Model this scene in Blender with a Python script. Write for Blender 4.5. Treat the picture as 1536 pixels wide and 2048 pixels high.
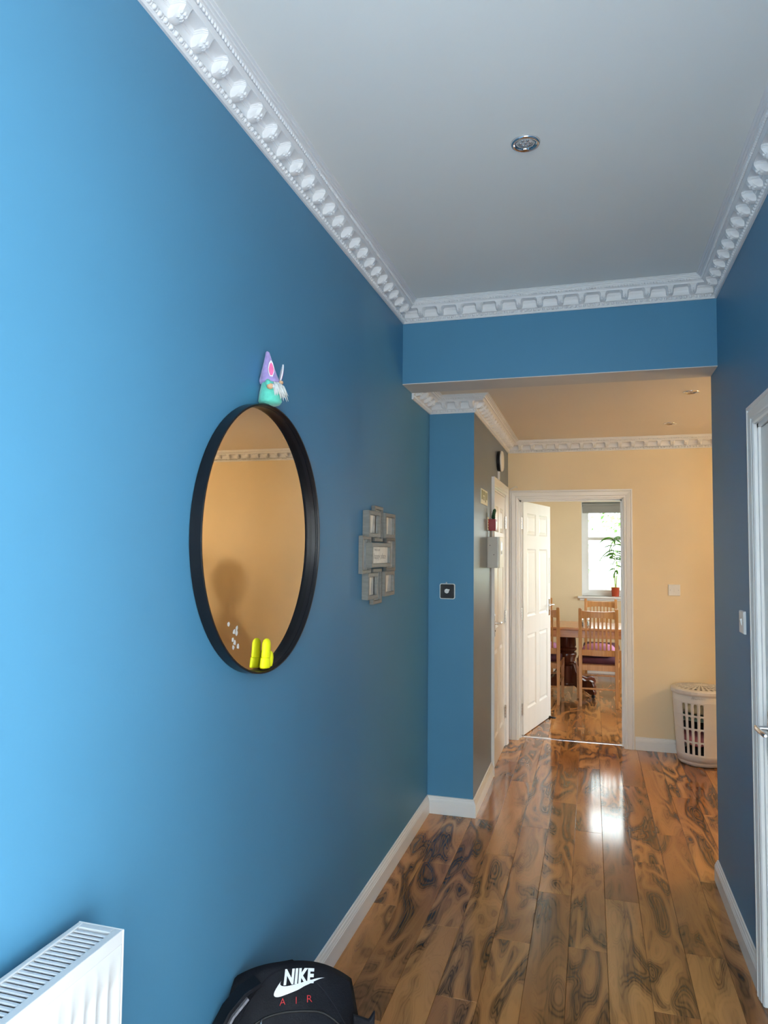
import bpy, bmesh, math, random
from math import sin, cos, pi, radians, sqrt
from mathutils import Vector, Matrix, noise as mnoise

for o in list(bpy.data.objects):
    bpy.data.objects.remove(o)
scene = bpy.context.scene
COL = scene.collection
rng = random.Random(7)

# ------------------------------------------------------------------ camera
cam_d = bpy.data.cameras.new('camera')
cam = bpy.data.objects.new('camera', cam_d)
COL.objects.link(cam)
scene.camera = cam
YAW, PITCH, ROLL, FPX = 0.28408519, 0.05617754, 0.00979473, 1417.58
fwd = Vector((-sin(YAW)*cos(PITCH), cos(YAW)*cos(PITCH), sin(PITCH)))
rgt = Vector((cos(YAW), sin(YAW), 0))
upv = rgt.cross(fwd)
r2 = rgt*cos(ROLL) + upv*sin(ROLL)
u2 = -rgt*sin(ROLL) + upv*cos(ROLL)
m = Matrix((r2, u2, -fwd)).transposed().to_4x4()
m.translation = Vector((0, 0, 1.53))
cam.matrix_world = m
cam_d.sensor_fit = 'VERTICAL'
cam_d.sensor_height = 24.0
cam_d.lens = FPX/2048*24.0
cam_d.clip_start = 0.02
cam_d.clip_end = 200

# ------------------------------------------------------------------ light
scene.cycles.max_bounces = 8
scene.cycles.diffuse_bounces = 4
scene.cycles.glossy_bounces = 3
scene.cycles.transmission_bounces = 2
scene.cycles.transparent_max_bounces = 6
scene.cycles.caustics_refractive = False
scene.cycles.adaptive_threshold = 0.035
scene.view_settings.view_transform = 'Standard'
scene.view_settings.look = 'None'
scene.view_settings.gamma = 1
scene.view_settings.use_curve_mapping = False
scene.view_settings.exposure = 1.45
WORLD_STRENGTH = 4.0
LAMP_STRENGTH = 92.0
world = bpy.data.worlds.new('daylight')
scene.world = world
world.use_nodes = True
bg = world.node_tree.nodes['Background']
bg.inputs[0].default_value = (0.90, 0.96, 1.0, 1)
bg.inputs[1].default_value = WORLD_STRENGTH


def portal(name, loc, rot, sx, sy):
    l = bpy.data.lights.new(name, 'AREA')
    l.shape = 'RECTANGLE'
    l.size, l.size_y = sx, sy
    l.cycles.is_portal = True
    o = bpy.data.objects.new(name, l)
    COL.objects.link(o)
    o.location = loc
    o.rotation_euler = rot
    return o


def daylight(name, loc, rot, sx, sy, watts, col=(0.93, 0.97, 1.0)):
    o = portal(name, loc, rot, sx, sy)
    o.data.cycles.is_portal = False
    o.data.energy = watts
    o.data.color = col
    return o


# the sky is sampled through the dining window; daylight stands in the dining side window,
# the glazed entrance beside the camera and the sidelight behind it
portal('dining_window_portal', (0.36, 9.86, 1.58), (radians(-90), 0, 0), 1.0, 1.3)
daylight('dining_side_daylight', (2.13, 7.65, 1.475), (0, radians(90), 0), 1.45, 1.8, 11)
daylight('entrance_daylight', (0.60, 0.0, 1.27), (0, radians(90), 0), 2.3, 0.92, 14)
daylight('front_daylight', (0.04, -0.62, 1.32), (radians(90), 0, 0), 0.72, 2.4, 7.5)


# ------------------------------------------------------------------ materials
def new_mat(name):
    mt = bpy.data.materials.new(name)
    mt.use_nodes = True
    nt = mt.node_tree
    return mt, nt, nt.nodes['Principled BSDF'], nt.links


def mat(name, col, rough=0.5, metal=0.0, var=0.06, vscale=6.0, bump=0.0, bscale=60.0, spec=0.5, coat=0.0,
        stretch=None, trans=0.0, sheen=0.0):
    mt, nt, b, L = new_mat(name)
    tc = nt.nodes.new('ShaderNodeTexCoord')
    src = tc.outputs['Object']
    if stretch:
        mp = nt.nodes.new('ShaderNodeMapping')
        mp.inputs['Scale'].default_value = stretch
        L.new(src, mp.inputs[0])
        src = mp.outputs[0]
    n = nt.nodes.new('ShaderNodeTexNoise')
    n.inputs['Scale'].default_value = vscale
    n.inputs['Detail'].default_value = 4
    L.new(src, n.inputs['Vector'])
    r = nt.nodes.new('ShaderNodeValToRGB')
    a = [max(0, c*(1-var)) for c in col]
    c2 = [min(1, c*(1+var)) for c in col]
    r.color_ramp.elements[0].position = 0.3
    r.color_ramp.elements[1].position = 0.7
    r.color_ramp.elements[0].color = (*a, 1)
    r.color_ramp.elements[1].color = (*c2, 1)
    L.new(n.outputs['Fac'], r.inputs[0])
    L.new(r.outputs[0], b.inputs['Base Color'])
    b.inputs['Roughness'].default_value = rough
    b.inputs['Metallic'].default_value = metal
    b.inputs['Specular IOR Level'].default_value = spec
    b.inputs['Coat Weight'].default_value = coat
    b.inputs['Transmission Weight'].default_value = trans
    if sheen:
        b.inputs['Sheen Weight'].default_value = sheen
    if bump:
        n2 = nt.nodes.new('ShaderNodeTexNoise')
        n2.inputs['Scale'].default_value = bscale
        n2.inputs['Detail'].default_value = 3
        L.new(src, n2.inputs['Vector'])
        bp = nt.nodes.new('ShaderNodeBump')
        bp.inputs['Strength'].default_value = bump
        bp.inputs['Distance'].default_value = 0.002
        L.new(n2.outputs['Fac'], bp.inputs['Height'])
        L.new(bp.outputs[0], b.inputs['Normal'])
    return mt


def wood_floor():
    mt, nt, b, L = new_mat('walnut_laminate')
    N = nt.nodes.new

    def math_(op, a, c=None, d=None, clamp=False):
        n = N('ShaderNodeMath'); n.operation = op; n.use_clamp = clamp
        for k, v in enumerate((a, c, d)):
            if v is None: continue
            if isinstance(v, (int, float)): n.inputs[k].default_value = v
            else: L.new(v, n.inputs[k])
        return n.outputs[0]

    def noise_(scale, loc=(0, 0, 0), detail=2.0, dist=0.0, rough=0.5):
        mp = N('ShaderNodeMapping'); mp.inputs['Scale'].default_value = scale; mp.inputs['Location'].default_value = loc
        L.new(vec, mp.inputs[0])
        n = N('ShaderNodeTexNoise'); n.inputs['Scale'].default_value = 1.0; n.inputs['Detail'].default_value = detail
        n.inputs['Distortion'].default_value = dist; n.inputs['Roughness'].default_value = rough
        L.new(mp.outputs[0], n.inputs['Vector'])
        return n.outputs['Fac']

    tc = N('ShaderNodeTexCoord')
    oi = N('ShaderNodeObjectInfo')
    off = math_('MULTIPLY', oi.outputs['Random'], 57.0)
    comb = N('ShaderNodeCombineXYZ')
    for k in range(3): L.new(off, comb.inputs[k])
    add = N('ShaderNodeVectorMath'); add.operation = 'ADD'
    L.new(tc.outputs['Object'], add.inputs[0]); L.new(comb.outputs[0], add.inputs[1])
    vec = add.outputs[0]
    fig = noise_((8.0, 1.7, 1), detail=1.6, dist=0.9)                  # smooth figure, its contours are the grain
    where = noise_((5.0, 0.9, 1), (4.3, 9.1, 2), detail=1.0)            # where the dark heartwood runs
    grain = noise_((140, 6, 1), (1, 2, 3), detail=4.0, dist=0.5)         # fine fibres
    tone = noise_((3.0, 0.5, 1), (7, 1, 5), detail=1.0)
    # ribbons: dark bands following contours of the figure
    ph = math_('MULTIPLY', fig, 24.0)
    rib = math_('POWER', math_('MULTIPLY_ADD', math_('SINE', ph), 0.5, 0.5), 1.05)
    lines = math_('POWER', math_('MULTIPLY_ADD', math_('SINE', math_('MULTIPLY', fig, 210.0)), 0.5, 0.5), 2.0)
    wm = N('ShaderNodeMapRange'); wm.interpolation_type = 'SMOOTHSTEP'
    wm.inputs['From Min'].default_value = 0.28; wm.inputs['From Max'].default_value = 0.56
    L.new(where, wm.inputs['Value'])
    dark = math_('MULTIPLY', rib, wm.outputs[0])
    gr_ = N('ShaderNodeMapRange'); gr_.inputs['From Min'].default_value = 0.30; gr_.inputs['From Max'].default_value = 0.70
    L.new(grain, gr_.inputs['Value'])
    d1 = math_('MULTIPLY_ADD', lines, 0.28, 0.50)
    d2 = math_('MULTIPLY_ADD', gr_.outputs[0], 0.42, d1)
    fac = math_('MULTIPLY', dark, d2, clamp=True)
    soft = math_('MULTIPLY', math_('MULTIPLY', lines, gr_.outputs[0]), 0.16)
    fac = math_('ADD', fac, soft, clamp=True)
    base = N('ShaderNodeValToRGB')
    e = base.color_ramp.elements
    e[0].position = 0.32; e[0].color = (0.29, 0.115, 0.038, 1)
    e[1].position = 0.68; e[1].color = (0.62, 0.290, 0.098, 1)
    x = e.new(0.50); x.color = (0.48, 0.205, 0.066, 1)
    L.new(tone, base.inputs[0])
    mx = N('ShaderNodeMix'); mx.data_type = 'RGBA'
    L.new(fac, mx.inputs['Factor']); L.new(base.outputs[0], mx.inputs['A'])
    mx.inputs['B'].default_value = (0.062, 0.029, 0.011, 1)
    L.new(mx.outputs['Result'], b.inputs['Base Color'])
    b.inputs['Roughness'].default_value = 0.11
    b.inputs['Specular IOR Level'].default_value = 0.50
    bp = N('ShaderNodeBump'); bp.inputs['Strength'].default_value = 0.06; bp.inputs['Distance'].default_value = 0.0005
    L.new(grain, bp.inputs['Height']); L.new(bp.outputs[0], b.inputs['Normal'])
    return mt


def wood_mat(name, c0, c1, rough=0.35, axis=2, scale=1.0):
    mt, nt, b, L = new_mat(name)
    N = nt.nodes.new
    tc = N('ShaderNodeTexCoord')
    mp = N('ShaderNodeMapping')
    s = [40*scale]*3; s[axis] = 3*scale
    mp.inputs['Scale'].default_value = s
    L.new(tc.outputs['Object'], mp.inputs[0])
    n = N('ShaderNodeTexNoise'); n.inputs['Scale'].default_value = 1; n.inputs['Detail'].default_value = 4
    n.inputs['Distortion'].default_value = 0.8
    L.new(mp.outputs[0], n.inputs['Vector'])
    r = N('ShaderNodeValToRGB')
    r.color_ramp.elements[0].position = 0.3; r.color_ramp.elements[0].color = (*c0, 1)
    r.color_ramp.elements[1].position = 0.7; r.color_ramp.elements[1].color = (*c1, 1)
    L.new(n.outputs['Fac'], r.inputs[0]); L.new(r.outputs[0], b.inputs['Base Color'])
    b.inputs['Roughness'].default_value = rough
    return mt


def glass_mat(name, tint=(0.96, 0.99, 0.98), refl=0.08):
    mt = bpy.data.materials.new(name)
    mt.use_nodes = True
    nt = mt.node_tree
    nt.nodes.clear()
    N = nt.nodes.new
    out = N('ShaderNodeOutputMaterial')
    t = N('ShaderNodeBsdfTransparent'); t.inputs[0].default_value = (*tint, 1)
    g = N('ShaderNodeBsdfGlossy'); g.inputs['Roughness'].default_value = 0.02
    fr = N('ShaderNodeFresnel'); fr.inputs[0].default_value = 1.45
    mx = N('ShaderNodeMixShader')
    nt.links.new(fr.outputs[0], mx.inputs[0])
    nt.links.new(t.outputs[0], mx.inputs[1]); nt.links.new(g.outputs[0], mx.inputs[2])
    nt.links.new(mx.outputs[0], out.inputs[0])
    return mt


def emit_mat(name, col, strength):
    mt, nt, b, L = new_mat(name)
    b.inputs['Base Color'].default_value = (*col, 1)
    b.inputs['Emission Color'].default_value = (*col, 1)
    b.inputs['Emission Strength'].default_value = strength
    return mt


M = {}
M['blue'] = mat('blue_satin_paint', (0.078, 0.252, 0.415), 0.48, var=0.04, vscale=1.3, bump=0.10, bscale=110, spec=0.35)
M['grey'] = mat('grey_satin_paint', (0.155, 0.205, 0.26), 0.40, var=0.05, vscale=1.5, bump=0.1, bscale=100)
M['cream'] = mat('cream_paint', (0.80, 0.66, 0.44), 0.50, var=0.04, vscale=1.6, bump=0.10, bscale=90)
M['ceiling'] = mat('ceiling_paint', (0.84, 0.85, 0.83), 0.7, var=0.02, vscale=1.0)
M['ceiling2'] = mat('warm_bounce_ceiling', (0.80, 0.72, 0.62), 0.7, var=0.02, vscale=1.0)  # warm bounce off the cream walls is put into this colour
M['plaster'] = mat('plaster_white', (0.80, 0.81, 0.83), 0.45, var=0.02, bump=0.06, bscale=200)
M['gloss'] = mat('white_gloss_paint', (0.80, 0.80, 0.79), 0.28, var=0.02, vscale=4, bump=0.04, bscale=60)
M['doorw'] = mat('white_door_paint', (0.80, 0.78, 0.74), 0.30, var=0.02, vscale=4, bump=0.10, bscale=70, stretch=(4, 4, 0.4))
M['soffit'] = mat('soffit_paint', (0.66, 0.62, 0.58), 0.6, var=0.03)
M['floor'] = wood_floor()
M['subfloor'] = mat('subfloor_dark', (0.05, 0.035, 0.025), 0.8)
M['chrome'] = mat('chrome', (0.80, 0.80, 0.82), 0.14, metal=1.0, var=0.02)
M['steel'] = mat('brushed_steel', (0.55, 0.54, 0.52), 0.32, metal=1.0, var=0.05, vscale=40)
M['black'] = mat('black_satin_metal', (0.007, 0.008, 0.011), 0.32, var=0.1, spec=0.3)
M['blackp'] = mat('black_plastic', (0.010, 0.010, 0.012), 0.25)
M['mirror'] = mat('mirror_silver', (0.70, 0.69, 0.67), 0.015, metal=1.0, var=0.005)
M['residue'] = mat('sticker_residue', (0.62, 0.58, 0.52), 0.6)
M['white_p'] = mat('white_plastic', (0.78, 0.78, 0.76), 0.35, var=0.02)
M['radw'] = mat('radiator_enamel', (0.56, 0.575, 0.59), 0.30, var=0.015)
M['radin'] = mat('radiator_inside', (0.35, 0.36, 0.38), 0.6)
M['yellow'] = mat('bright_yellow_foam', (1.0, 0.98, 0.005), 0.6, var=0.03, vscale=30)
M['frame_g'] = mat('grey_wood_frame', (0.21, 0.205, 0.185), 0.38, var=0.12, vscale=20, stretch=(1, 1, 6))
M['paper'] = mat('photo_paper', (0.84, 0.80, 0.71), 0.35, var=0.08, vscale=30)
M['paper2'] = mat('photo_paper_grey', (0.42, 0.46, 0.47), 0.35, var=0.25, vscale=30)
M['ink'] = mat('dark_ink', (0.05, 0.05, 0.05), 0.6)
M['clear'] = glass_mat('clear_glass')
M['lilac'] = mat('lilac_plush', (0.40, 0.30, 0.62), 0.9, var=0.12, vscale=60, bump=0.5, bscale=300, sheen=0.4)
M['mint'] = mat('mint_plush', (0.12, 0.62, 0.48), 0.9, var=0.10, vscale=60, bump=0.5, bscale=300, sheen=0.3)
M['pinkf'] = mat('pink_felt', (0.85, 0.17, 0.38), 0.9, var=0.06, vscale=60)
M['whitef'] = mat('white_felt', (0.80, 0.80, 0.82), 0.9, var=0.06, vscale=60)
M['beard'] = mat('white_fur', (0.66, 0.68, 0.67), 0.85, var=0.2, vscale=90, stretch=(1, 1, 0.2))
M['skin'] = mat('peach_felt', (0.72, 0.42, 0.24), 0.85, var=0.05)
M['panel_g'] = mat('alarm_panel_grey', (0.50, 0.48, 0.42), 0.42, var=0.03)
M['panel_f'] = mat('alarm_panel_front', (0.78, 0.76, 0.64), 0.4, var=0.03)
M['red'] = mat('red_plastic', (0.26, 0.006, 0.009), 0.35, var=0.06)
M['green_c'] = mat('cactus_green', (0.012, 0.075, 0.030), 0.6, var=0.3, vscale=60)
M['sign'] = mat('sign_cream', (0.72, 0.72, 0.55), 0.45, var=0.04)
M['sign_g'] = mat('sign_olive', (0.26, 0.27, 0.10), 0.5, var=0.25, vscale=40)
M['basket'] = mat('basket_plastic', (0.66, 0.63, 0.60), 0.32, var=0.02)
M['pencil'] = mat('faint_pencil', (0.36, 0.35, 0.34), 0.6)
M['pinkc'] = mat('pink_cotton', (0.66, 0.22, 0.24), 0.9, var=0.15, vscale=30, bump=0.4, bscale=120)
M['darkc'] = mat('black_cotton', (0.012, 0.013, 0.020), 0.9, var=0.2, vscale=30)
M['greenc'] = mat('sage_cotton', (0.20, 0.30, 0.25), 0.9, var=0.2, vscale=30)
M['creamc'] = mat('cream_cotton', (0.62, 0.52, 0.32), 0.9, var=0.15, vscale=30)
M['pine'] = wood_mat('honey_beech', (0.42, 0.175, 0.048), (0.60, 0.29, 0.092), 0.32)
M['tabletop'] = wood_mat('honey_tabletop', (0.36, 0.13, 0.035), (0.52, 0.22, 0.07), 0.22, axis=0, scale=0.6)
M['mahog'] = wood_mat('dark_mahogany', (0.060, 0.014, 0.008), (0.12, 0.030, 0.014), 0.22)
M['pad'] = mat('burgundy_cushion', (0.085, 0.020, 0.035), 0.85, var=0.15, vscale=20, bump=0.4, bscale=150)
M['pinkpad'] = mat('mauve_cushion', (0.46, 0.20, 0.34), 0.9, var=0.12, vscale=20, bump=0.4, bscale=150)
M['terra'] = mat('terracotta_glaze', (0.52, 0.085, 0.035), 0.35, var=0.15, vscale=20, stretch=(8, 8, 0.6))
M['soil'] = mat('soil', (0.04, 0.028, 0.02), 0.95, var=0.4, vscale=90, bump=0.8, bscale=120)
M['leaf'] = mat('palm_leaf', (0.14, 0.34, 0.05), 0.45, var=0.4, vscale=14)
_nt = M['leaf'].node_tree
_tr = _nt.nodes.new('ShaderNodeBsdfTranslucent'); _tr.inputs[0].default_value = (0.30, 0.52, 0.06, 1)
_mx = _nt.nodes.new('ShaderNodeMixShader'); _mx.inputs[0].default_value = 0.4
_nt.links.new(_nt.nodes['Principled BSDF'].outputs[0], _mx.inputs[1]); _nt.links.new(_tr.outputs[0], _mx.inputs[2])
_nt.links.new(_mx.outputs[0], _nt.nodes['Material Output'].inputs[0])
M['stem'] = mat('plant_stem', (0.36, 0.38, 0.10), 0.6, var=0.2)
M['blind'] = mat('grey_blind', (0.30, 0.31, 0.29), 0.8, var=0.04)
M['upvc'] = mat('window_frame_white', (0.82, 0.82, 0.80), 0.3, var=0.01)
M['bag'] = mat('black_nylon', (0.007, 0.008, 0.012), 0.65, var=0.25, vscale=18, bump=0.35, bscale=260, spec=0.25)
M['bagw'] = mat('white_print', (0.82, 0.85, 0.88), 0.5, var=0.02)
M['bagr'] = mat('red_stitching', (0.60, 0.03, 0.035), 0.6, var=0.05)
M['bagg'] = mat('grey_mesh_lining', (0.20, 0.20, 0.23), 0.8, var=0.2, vscale=120)
M['grass'] = mat('lawn', (0.12, 0.24, 0.05), 0.9, var=0.3, vscale=3)
M['treeleaf'] = mat('tree_leaves', (0.16, 0.32, 0.08), 0.7, var=0.45, vscale=2.5)
M['bark'] = mat('bark', (0.16, 0.11, 0.07), 0.9, var=0.3, vscale=12, bump=0.6, bscale=30)
M['paving'] = mat('pale_paving', (0.62, 0.60, 0.56), 0.85, var=0.1, vscale=3)
M['render'] = mat('outer_render', (0.6, 0.58, 0.55), 0.8)
M['globe'] = emit_mat('warm_lamp_globe', (1.0, 0.79, 0.50), LAMP_STRENGTH)
M['shaker'] = glass_mat('shaker_glass')
M['salt'] = mat('salt_white', (0.8, 0.8, 0.78), 0.7)
M['pepper'] = mat('pepper_brown', (0.10, 0.06, 0.035), 0.8, var=0.5, vscale=200)
M['led'] = mat('lamp_lens', (0.55, 0.56, 0.56), 0.18, var=0.2, vscale=140)
M['rubber'] = mat('black_rubber', (0.015, 0.015, 0.016), 0.6)


# ------------------------------------------------------------------ mesh helpers
class MB:
    def __init__(s):
        s.v = []
        s.f = []

    def add(s, vs, fs):
        k = len(s.v)
        s.v += [tuple(p) for p in vs]
        s.f += [tuple(i+k for i in f) for f in fs]
        return s

    def box(s, x0, y0, z0, x1, y1, z1):
        x0, x1 = min(x0, x1), max(x0, x1); y0, y1 = min(y0, y1), max(y0, y1); z0, z1 = min(z0, z1), max(z0, z1)
        return s.add([(x0, y0, z0), (x1, y0, z0), (x1, y1, z0), (x0, y1, z0), (x0, y0, z1), (x1, y0, z1), (x1, y1, z1), (x0, y1, z1)],
                     [(3, 2, 1, 0), (4, 5, 6, 7), (0, 1, 5, 4), (1, 2, 6, 5), (2, 3, 7, 6), (3, 0, 4, 7)])

    def loft(s, rings, cap=True, closed=True):
        n = len(rings[0])
        vs = [p for r in rings for p in r]
        fs = []
        for i in range(len(rings)-1):
            for j in range(n if closed else n-1):
                k = (j+1) % n
                fs.append((i*n+j, i*n+k, (i+1)*n+k, (i+1)*n+j))
        if cap:
            fs.append(tuple(reversed(range(n))))
            fs.append(tuple(range((len(rings)-1)*n, len(rings)*n)))
        return s.add(vs, fs)

    def tube(s, pts, rad, n=8, cap=True):
        pts = [Vector(p) for p in pts]
        if not isinstance(rad, (list, tuple)):
            rad = [rad]*len(pts)
        rings = []
        nrm = None
        for i, p in enumerate(pts):
            t = (pts[min(i+1, len(pts)-1)]-pts[max(i-1, 0)]).normalized()
            if nrm is None:
                nrm = t.orthogonal().normalized()
            else:
                nrm = (nrm - t*nrm.dot(t))
                nrm = nrm.normalized() if nrm.length > 1e-6 else t.orthogonal().normalized()
            bn = t.cross(nrm)
            rings.append([p + (nrm*cos(2*pi*j/n)+bn*sin(2*pi*j/n))*rad[i] for j in range(n)])
        return s.loft(rings, cap)

    def lathe(s, prof, n=24, c=(0, 0, 0), axis='Z', cap=True):
        rings = []
        for r, h in prof:
            ring = []
            for j in range(n):
                a = 2*pi*j/n
                x, y = r*cos(a), r*sin(a)
                if axis == 'Z': p = (c[0]+x, c[1]+y, c[2]+h)
                elif axis == 'X': p = (c[0]+h, c[1]+x, c[2]+y)
                else: p = (c[0]+y, c[1]+h, c[2]+x)
                ring.append(p)
            rings.append(ring)
        return s.loft(rings, cap)

    def ball(s, c, r, n=10, k=6):
        if not isinstance(r, (list, tuple)): r = (r, r, r)
        rings = []
        for i in range(1, k):
            a = pi*i/k
            rings.append([(c[0]+r[0]*sin(a)*cos(2*pi*j/n), c[1]+r[1]*sin(a)*sin(2*pi*j/n), c[2]-r[2]*cos(a)) for j in range(n)])
        b = len(s.v)
        s.loft(rings, cap=False)
        top = len(s.v)
        s.v += [(c[0], c[1], c[2]-r[2]), (c[0], c[1], c[2]+r[2])]
        for j in range(n):
            q = (j+1) % n
            s.f.append((top, b+q, b+j))
            s.f.append((top+1, b+(k-2)*n+j, b+(k-2)*n+q))
        return s

    def prism(s, poly, fn, t0, t1):
        a = [fn(p[0], p[1], t0) for p in poly]
        b = [fn(p[0], p[1], t1) for p in poly]
        return s.loft([a, b])

    def build(s, name, mt, parent=None, smooth=False, bevel=0, seg=2, subsurf=0, origin=None, recalc=True, angle=None):
        me = bpy.data.meshes.new(name)
        vs = s.v
        if origin is not None:
            vs = [(p[0]-origin[0], p[1]-origin[1], p[2]-origin[2]) for p in vs]
        me.from_pydata(vs, [], s.f)
        if recalc:
            b = bmesh.new(); b.from_mesh(me)
            bmesh.ops.recalc_face_normals(b, faces=b.faces)
            b.to_mesh(me); b.free()
        for mm in (mt if isinstance(mt, (list, tuple)) else [mt]):
            me.materials.append(M[mm] if isinstance(mm, str) else mm)
        if smooth:
            for p in me.polygons: p.use_smooth = True
            if smooth != 'all':
                me.set_sharp_from_angle(angle=radians(angle or 40))
        o = bpy.data.objects.new(name, me)
        COL.objects.link(o)
        if parent is not None: o.parent = parent
        if origin is not None: o.location = origin
        if bevel:
            bm_ = o.modifiers.new('bevel', 'BEVEL'); bm_.width = bevel; bm_.segments = seg; bm_.limit_method = 'ANGLE'
            bm_.angle_limit = radians(35)
        if subsurf:
            ss = o.modifiers.new('subsurf', 'SUBSURF'); ss.levels = subsurf; ss.render_levels = subsurf
        return o


def tag(o, label, cat, group=None, kind=None):
    o['label'] = label
    o['category'] = cat
    if group: o['group'] = group
    if kind: o['kind'] = kind
    return o


def struct(o, label=None, cat=None):
    o['kind'] = 'structure'
    if label: o['label'] = label
    if cat: o['category'] = cat
    return o


def thing(name, loc, label, cat, rz=0.0, group=None, kind=None):
    o = bpy.data.objects.new(name, None)
    o.empty_display_size = 0.05
    COL.objects.link(o)
    o.location = loc
    o.rotation_euler = (0, 0, rz)
    return tag(o, label, cat, group, kind)


def copy_tree(o, parent=None):
    c = o.copy()
    COL.objects.link(c)
    c.parent = parent
    for ch in list(o.children):
        copy_tree(ch, c)
    return c


def text_mesh(txt, size, shear=0.0, offset=0.0, sx=1.0, spacing=1.0, extrude=0.0, res=3):
    cu = bpy.data.curves.new('lettering', 'FONT')
    cu.body = txt
    cu.size = size
    cu.shear = shear
    cu.offset = offset
    cu.space_character = spacing
    cu.extrude = extrude
    cu.resolution_u = res
    cu.align_x = 'CENTER'; cu.align_y = 'CENTER'
    o = bpy.data.objects.new('lettering', cu)
    COL.objects.link(o)
    dg = bpy.context.evaluated_depsgraph_get()
    me = bpy.data.meshes.new_from_object(o.evaluated_get(dg))
    vs = [(v.co.x*sx, v.co.y, v.co.z) for v in me.vertices]
    fs = [tuple(p.vertices) for p in me.polygons]
    bpy.data.objects.remove(o)
    bpy.data.meshes.remove(me)
    bpy.data.curves.remove(cu)
    return vs, fs


# ------------------------------------------------------------------ dimensions
LX, RX, PX = -0.937, 0.567, -0.665
YF, YH0, YH1, YP, YB, YB2, YW = -0.60, 3.53, 3.73, 4.18, 5.99, 6.12, 9.60
ZC, ZH, ZHDR = 2.815, 2.462, 2.40
EX = 2.40                     # right end of the inner hall
DLX, DRX = -1.5, 2.1          # dining room side walls
WX0, WX1, WZ0, WZ1 = -0.115, 0.84, 0.985, 2.21   # dining window

# ------------------------------------------------------------------ walls
struct(MB().box(LX-0.15, YF, 0, LX, YP+0.02, ZC).build('wall_left', 'blue'), 'long satin blue wall on the left carrying the round mirror', 'wall')
# right wall with door opening y 1.98..2.755, top 2.0 ; wall ends at YH1
dy0, dy1, dz1 = 1.975, 2.757, 2.0
w = MB()
ry0, ry1, rz1 = -0.52, 0.50, 2.5      # glazed entrance door in the right wall beside the camera
w.box(RX, YF, 0, RX+0.13, ry0, ZC); w.box(RX, ry1, 0, RX+0.13, dy0, ZC); w.box(RX, ry0, rz1, RX+0.13, ry1, ZC); w.box(RX, dy1, 0, RX+0.13, YH1-0.01, ZC); w.box(RX, dy0, dz1, RX+0.13, dy1, ZC)
struct(w.build('wall_right', 'blue'), 'narrow blue wall on the right with a white door', 'wall')
hd = struct(MB().box(LX, YH0, ZHDR+0.004, RX, YH1, ZC).build('wall_header', 'blue'), 'dark blue beam across the hallway below the cornice', 'wall')
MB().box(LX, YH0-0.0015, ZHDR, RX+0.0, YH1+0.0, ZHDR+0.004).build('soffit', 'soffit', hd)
# pillar / side wall with side door opening
sy0, sy1, sz1 = 5.03, 5.79, 2.0
w = MB()
w.box(LX-0.15, YP, 0, PX, YP+0.12, ZH)
w.box(PX-0.12, YP+0.12, 0, PX, sy0, ZH); w.box(PX-0.12, sy1, 0, PX, YB2, ZH); w.box(PX-0.12, sy0, sz1, PX, sy1, ZH)
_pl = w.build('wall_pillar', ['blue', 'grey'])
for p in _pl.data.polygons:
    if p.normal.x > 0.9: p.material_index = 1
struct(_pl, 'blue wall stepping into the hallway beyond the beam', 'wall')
# back wall with doorway
bx0, bx1, bz1 = -0.600, 0.268, 2.0
w = MB()
w.box(PX, YB, 0, bx0, YB2, ZH); w.box(bx1, YB, 0, EX, YB2, ZH); w.box(bx0, YB, bz1, bx1, YB2, ZH)
struct(w.build('wall_back', 'cream'), 'cream wall at the end of the hallway around the dining doorway', 'wall')
# hidden shell of inner hall
w = MB()
w.box(EX, YH1-0.12, 0, EX+0.12, YB2, ZH)
struct(w.build('wall_hall_right', 'cream'))
struct(MB().box(RX+0.13, YH1-0.13, 0, EX, YH1-0.01, ZH).build('wall_hall_front', 'cream'))
# front wall behind the camera
fx0, fx1, fz0, fz1 = -0.36, 0.44, 0.06, 2.56
w = MB()
w.box(LX, YF-0.1, 0, fx0, YF, ZC); w.box(fx1, YF-0.1, 0, RX+0.13, YF, ZC); w.box(fx0, YF-0.1, fz1, fx1, YF, ZC); w.box(fx0, YF-0.1, 0, fx1, YF, fz0)
struct(w.build('wall_front', 'blue'))
w3 = thing('window_3', (fx0, YF-0.05, fz0), 'tall sidelight window behind the photographer', 'window', kind='structure')
mb = MB(); fw, fh = fx1-fx0, fz1-fz0
mb.box(0, -0.04, 0, 0.04, 0.04, fh); mb.box(fw-0.04, -0.04, 0, fw, 0.04, fh); mb.box(0, -0.04, 0, fw, 0.04, 0.04); mb.box(0, -0.04, fh-0.04, fw, 0.04, fh)
mb.build('window_frame', 'gloss', w3)
MB().box(0.04, -0.003, 0.04, fw-0.04, 0.003, fh-0.04).build('pane', 'clear', w3)
# dining room
w = MB()
w.box(DLX, YW, 0, WX0, YW+0.25, ZH); w.box(WX1, YW, 0, DRX, YW+0.25, ZH)
w.box(WX0, YW, 0, WX1, YW+0.25, WZ0); w.box(WX0, YW, WZ1, WX1, YW+0.25, ZH)
struct(w.build('wall_far', 'cream'), 'cream dining room wall around the bright window', 'wall')
struct(MB().box(DLX-0.12, YB, 0, DLX, YW+0.25, ZH).build('wall_dining_left', 'cream'))
w = MB()
w.box(DRX, YB2, 0, DRX+0.12, 6.7, ZH); w.box(DRX, 8.6, 0, DRX+0.12, YW+0.25, ZH)
w.box(DRX, 6.7, 0, DRX+0.12, 8.6, 0.7); w.box(DRX, 6.7, 2.25, DRX+0.12, 8.6, ZH)
struct(w.build('wall_dining_right', 'cream'))
w2 = thing('window_2', (DRX, 6.7, 0.7), 'wide window in the right wall of the dining room', 'window', kind='structure')
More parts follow.
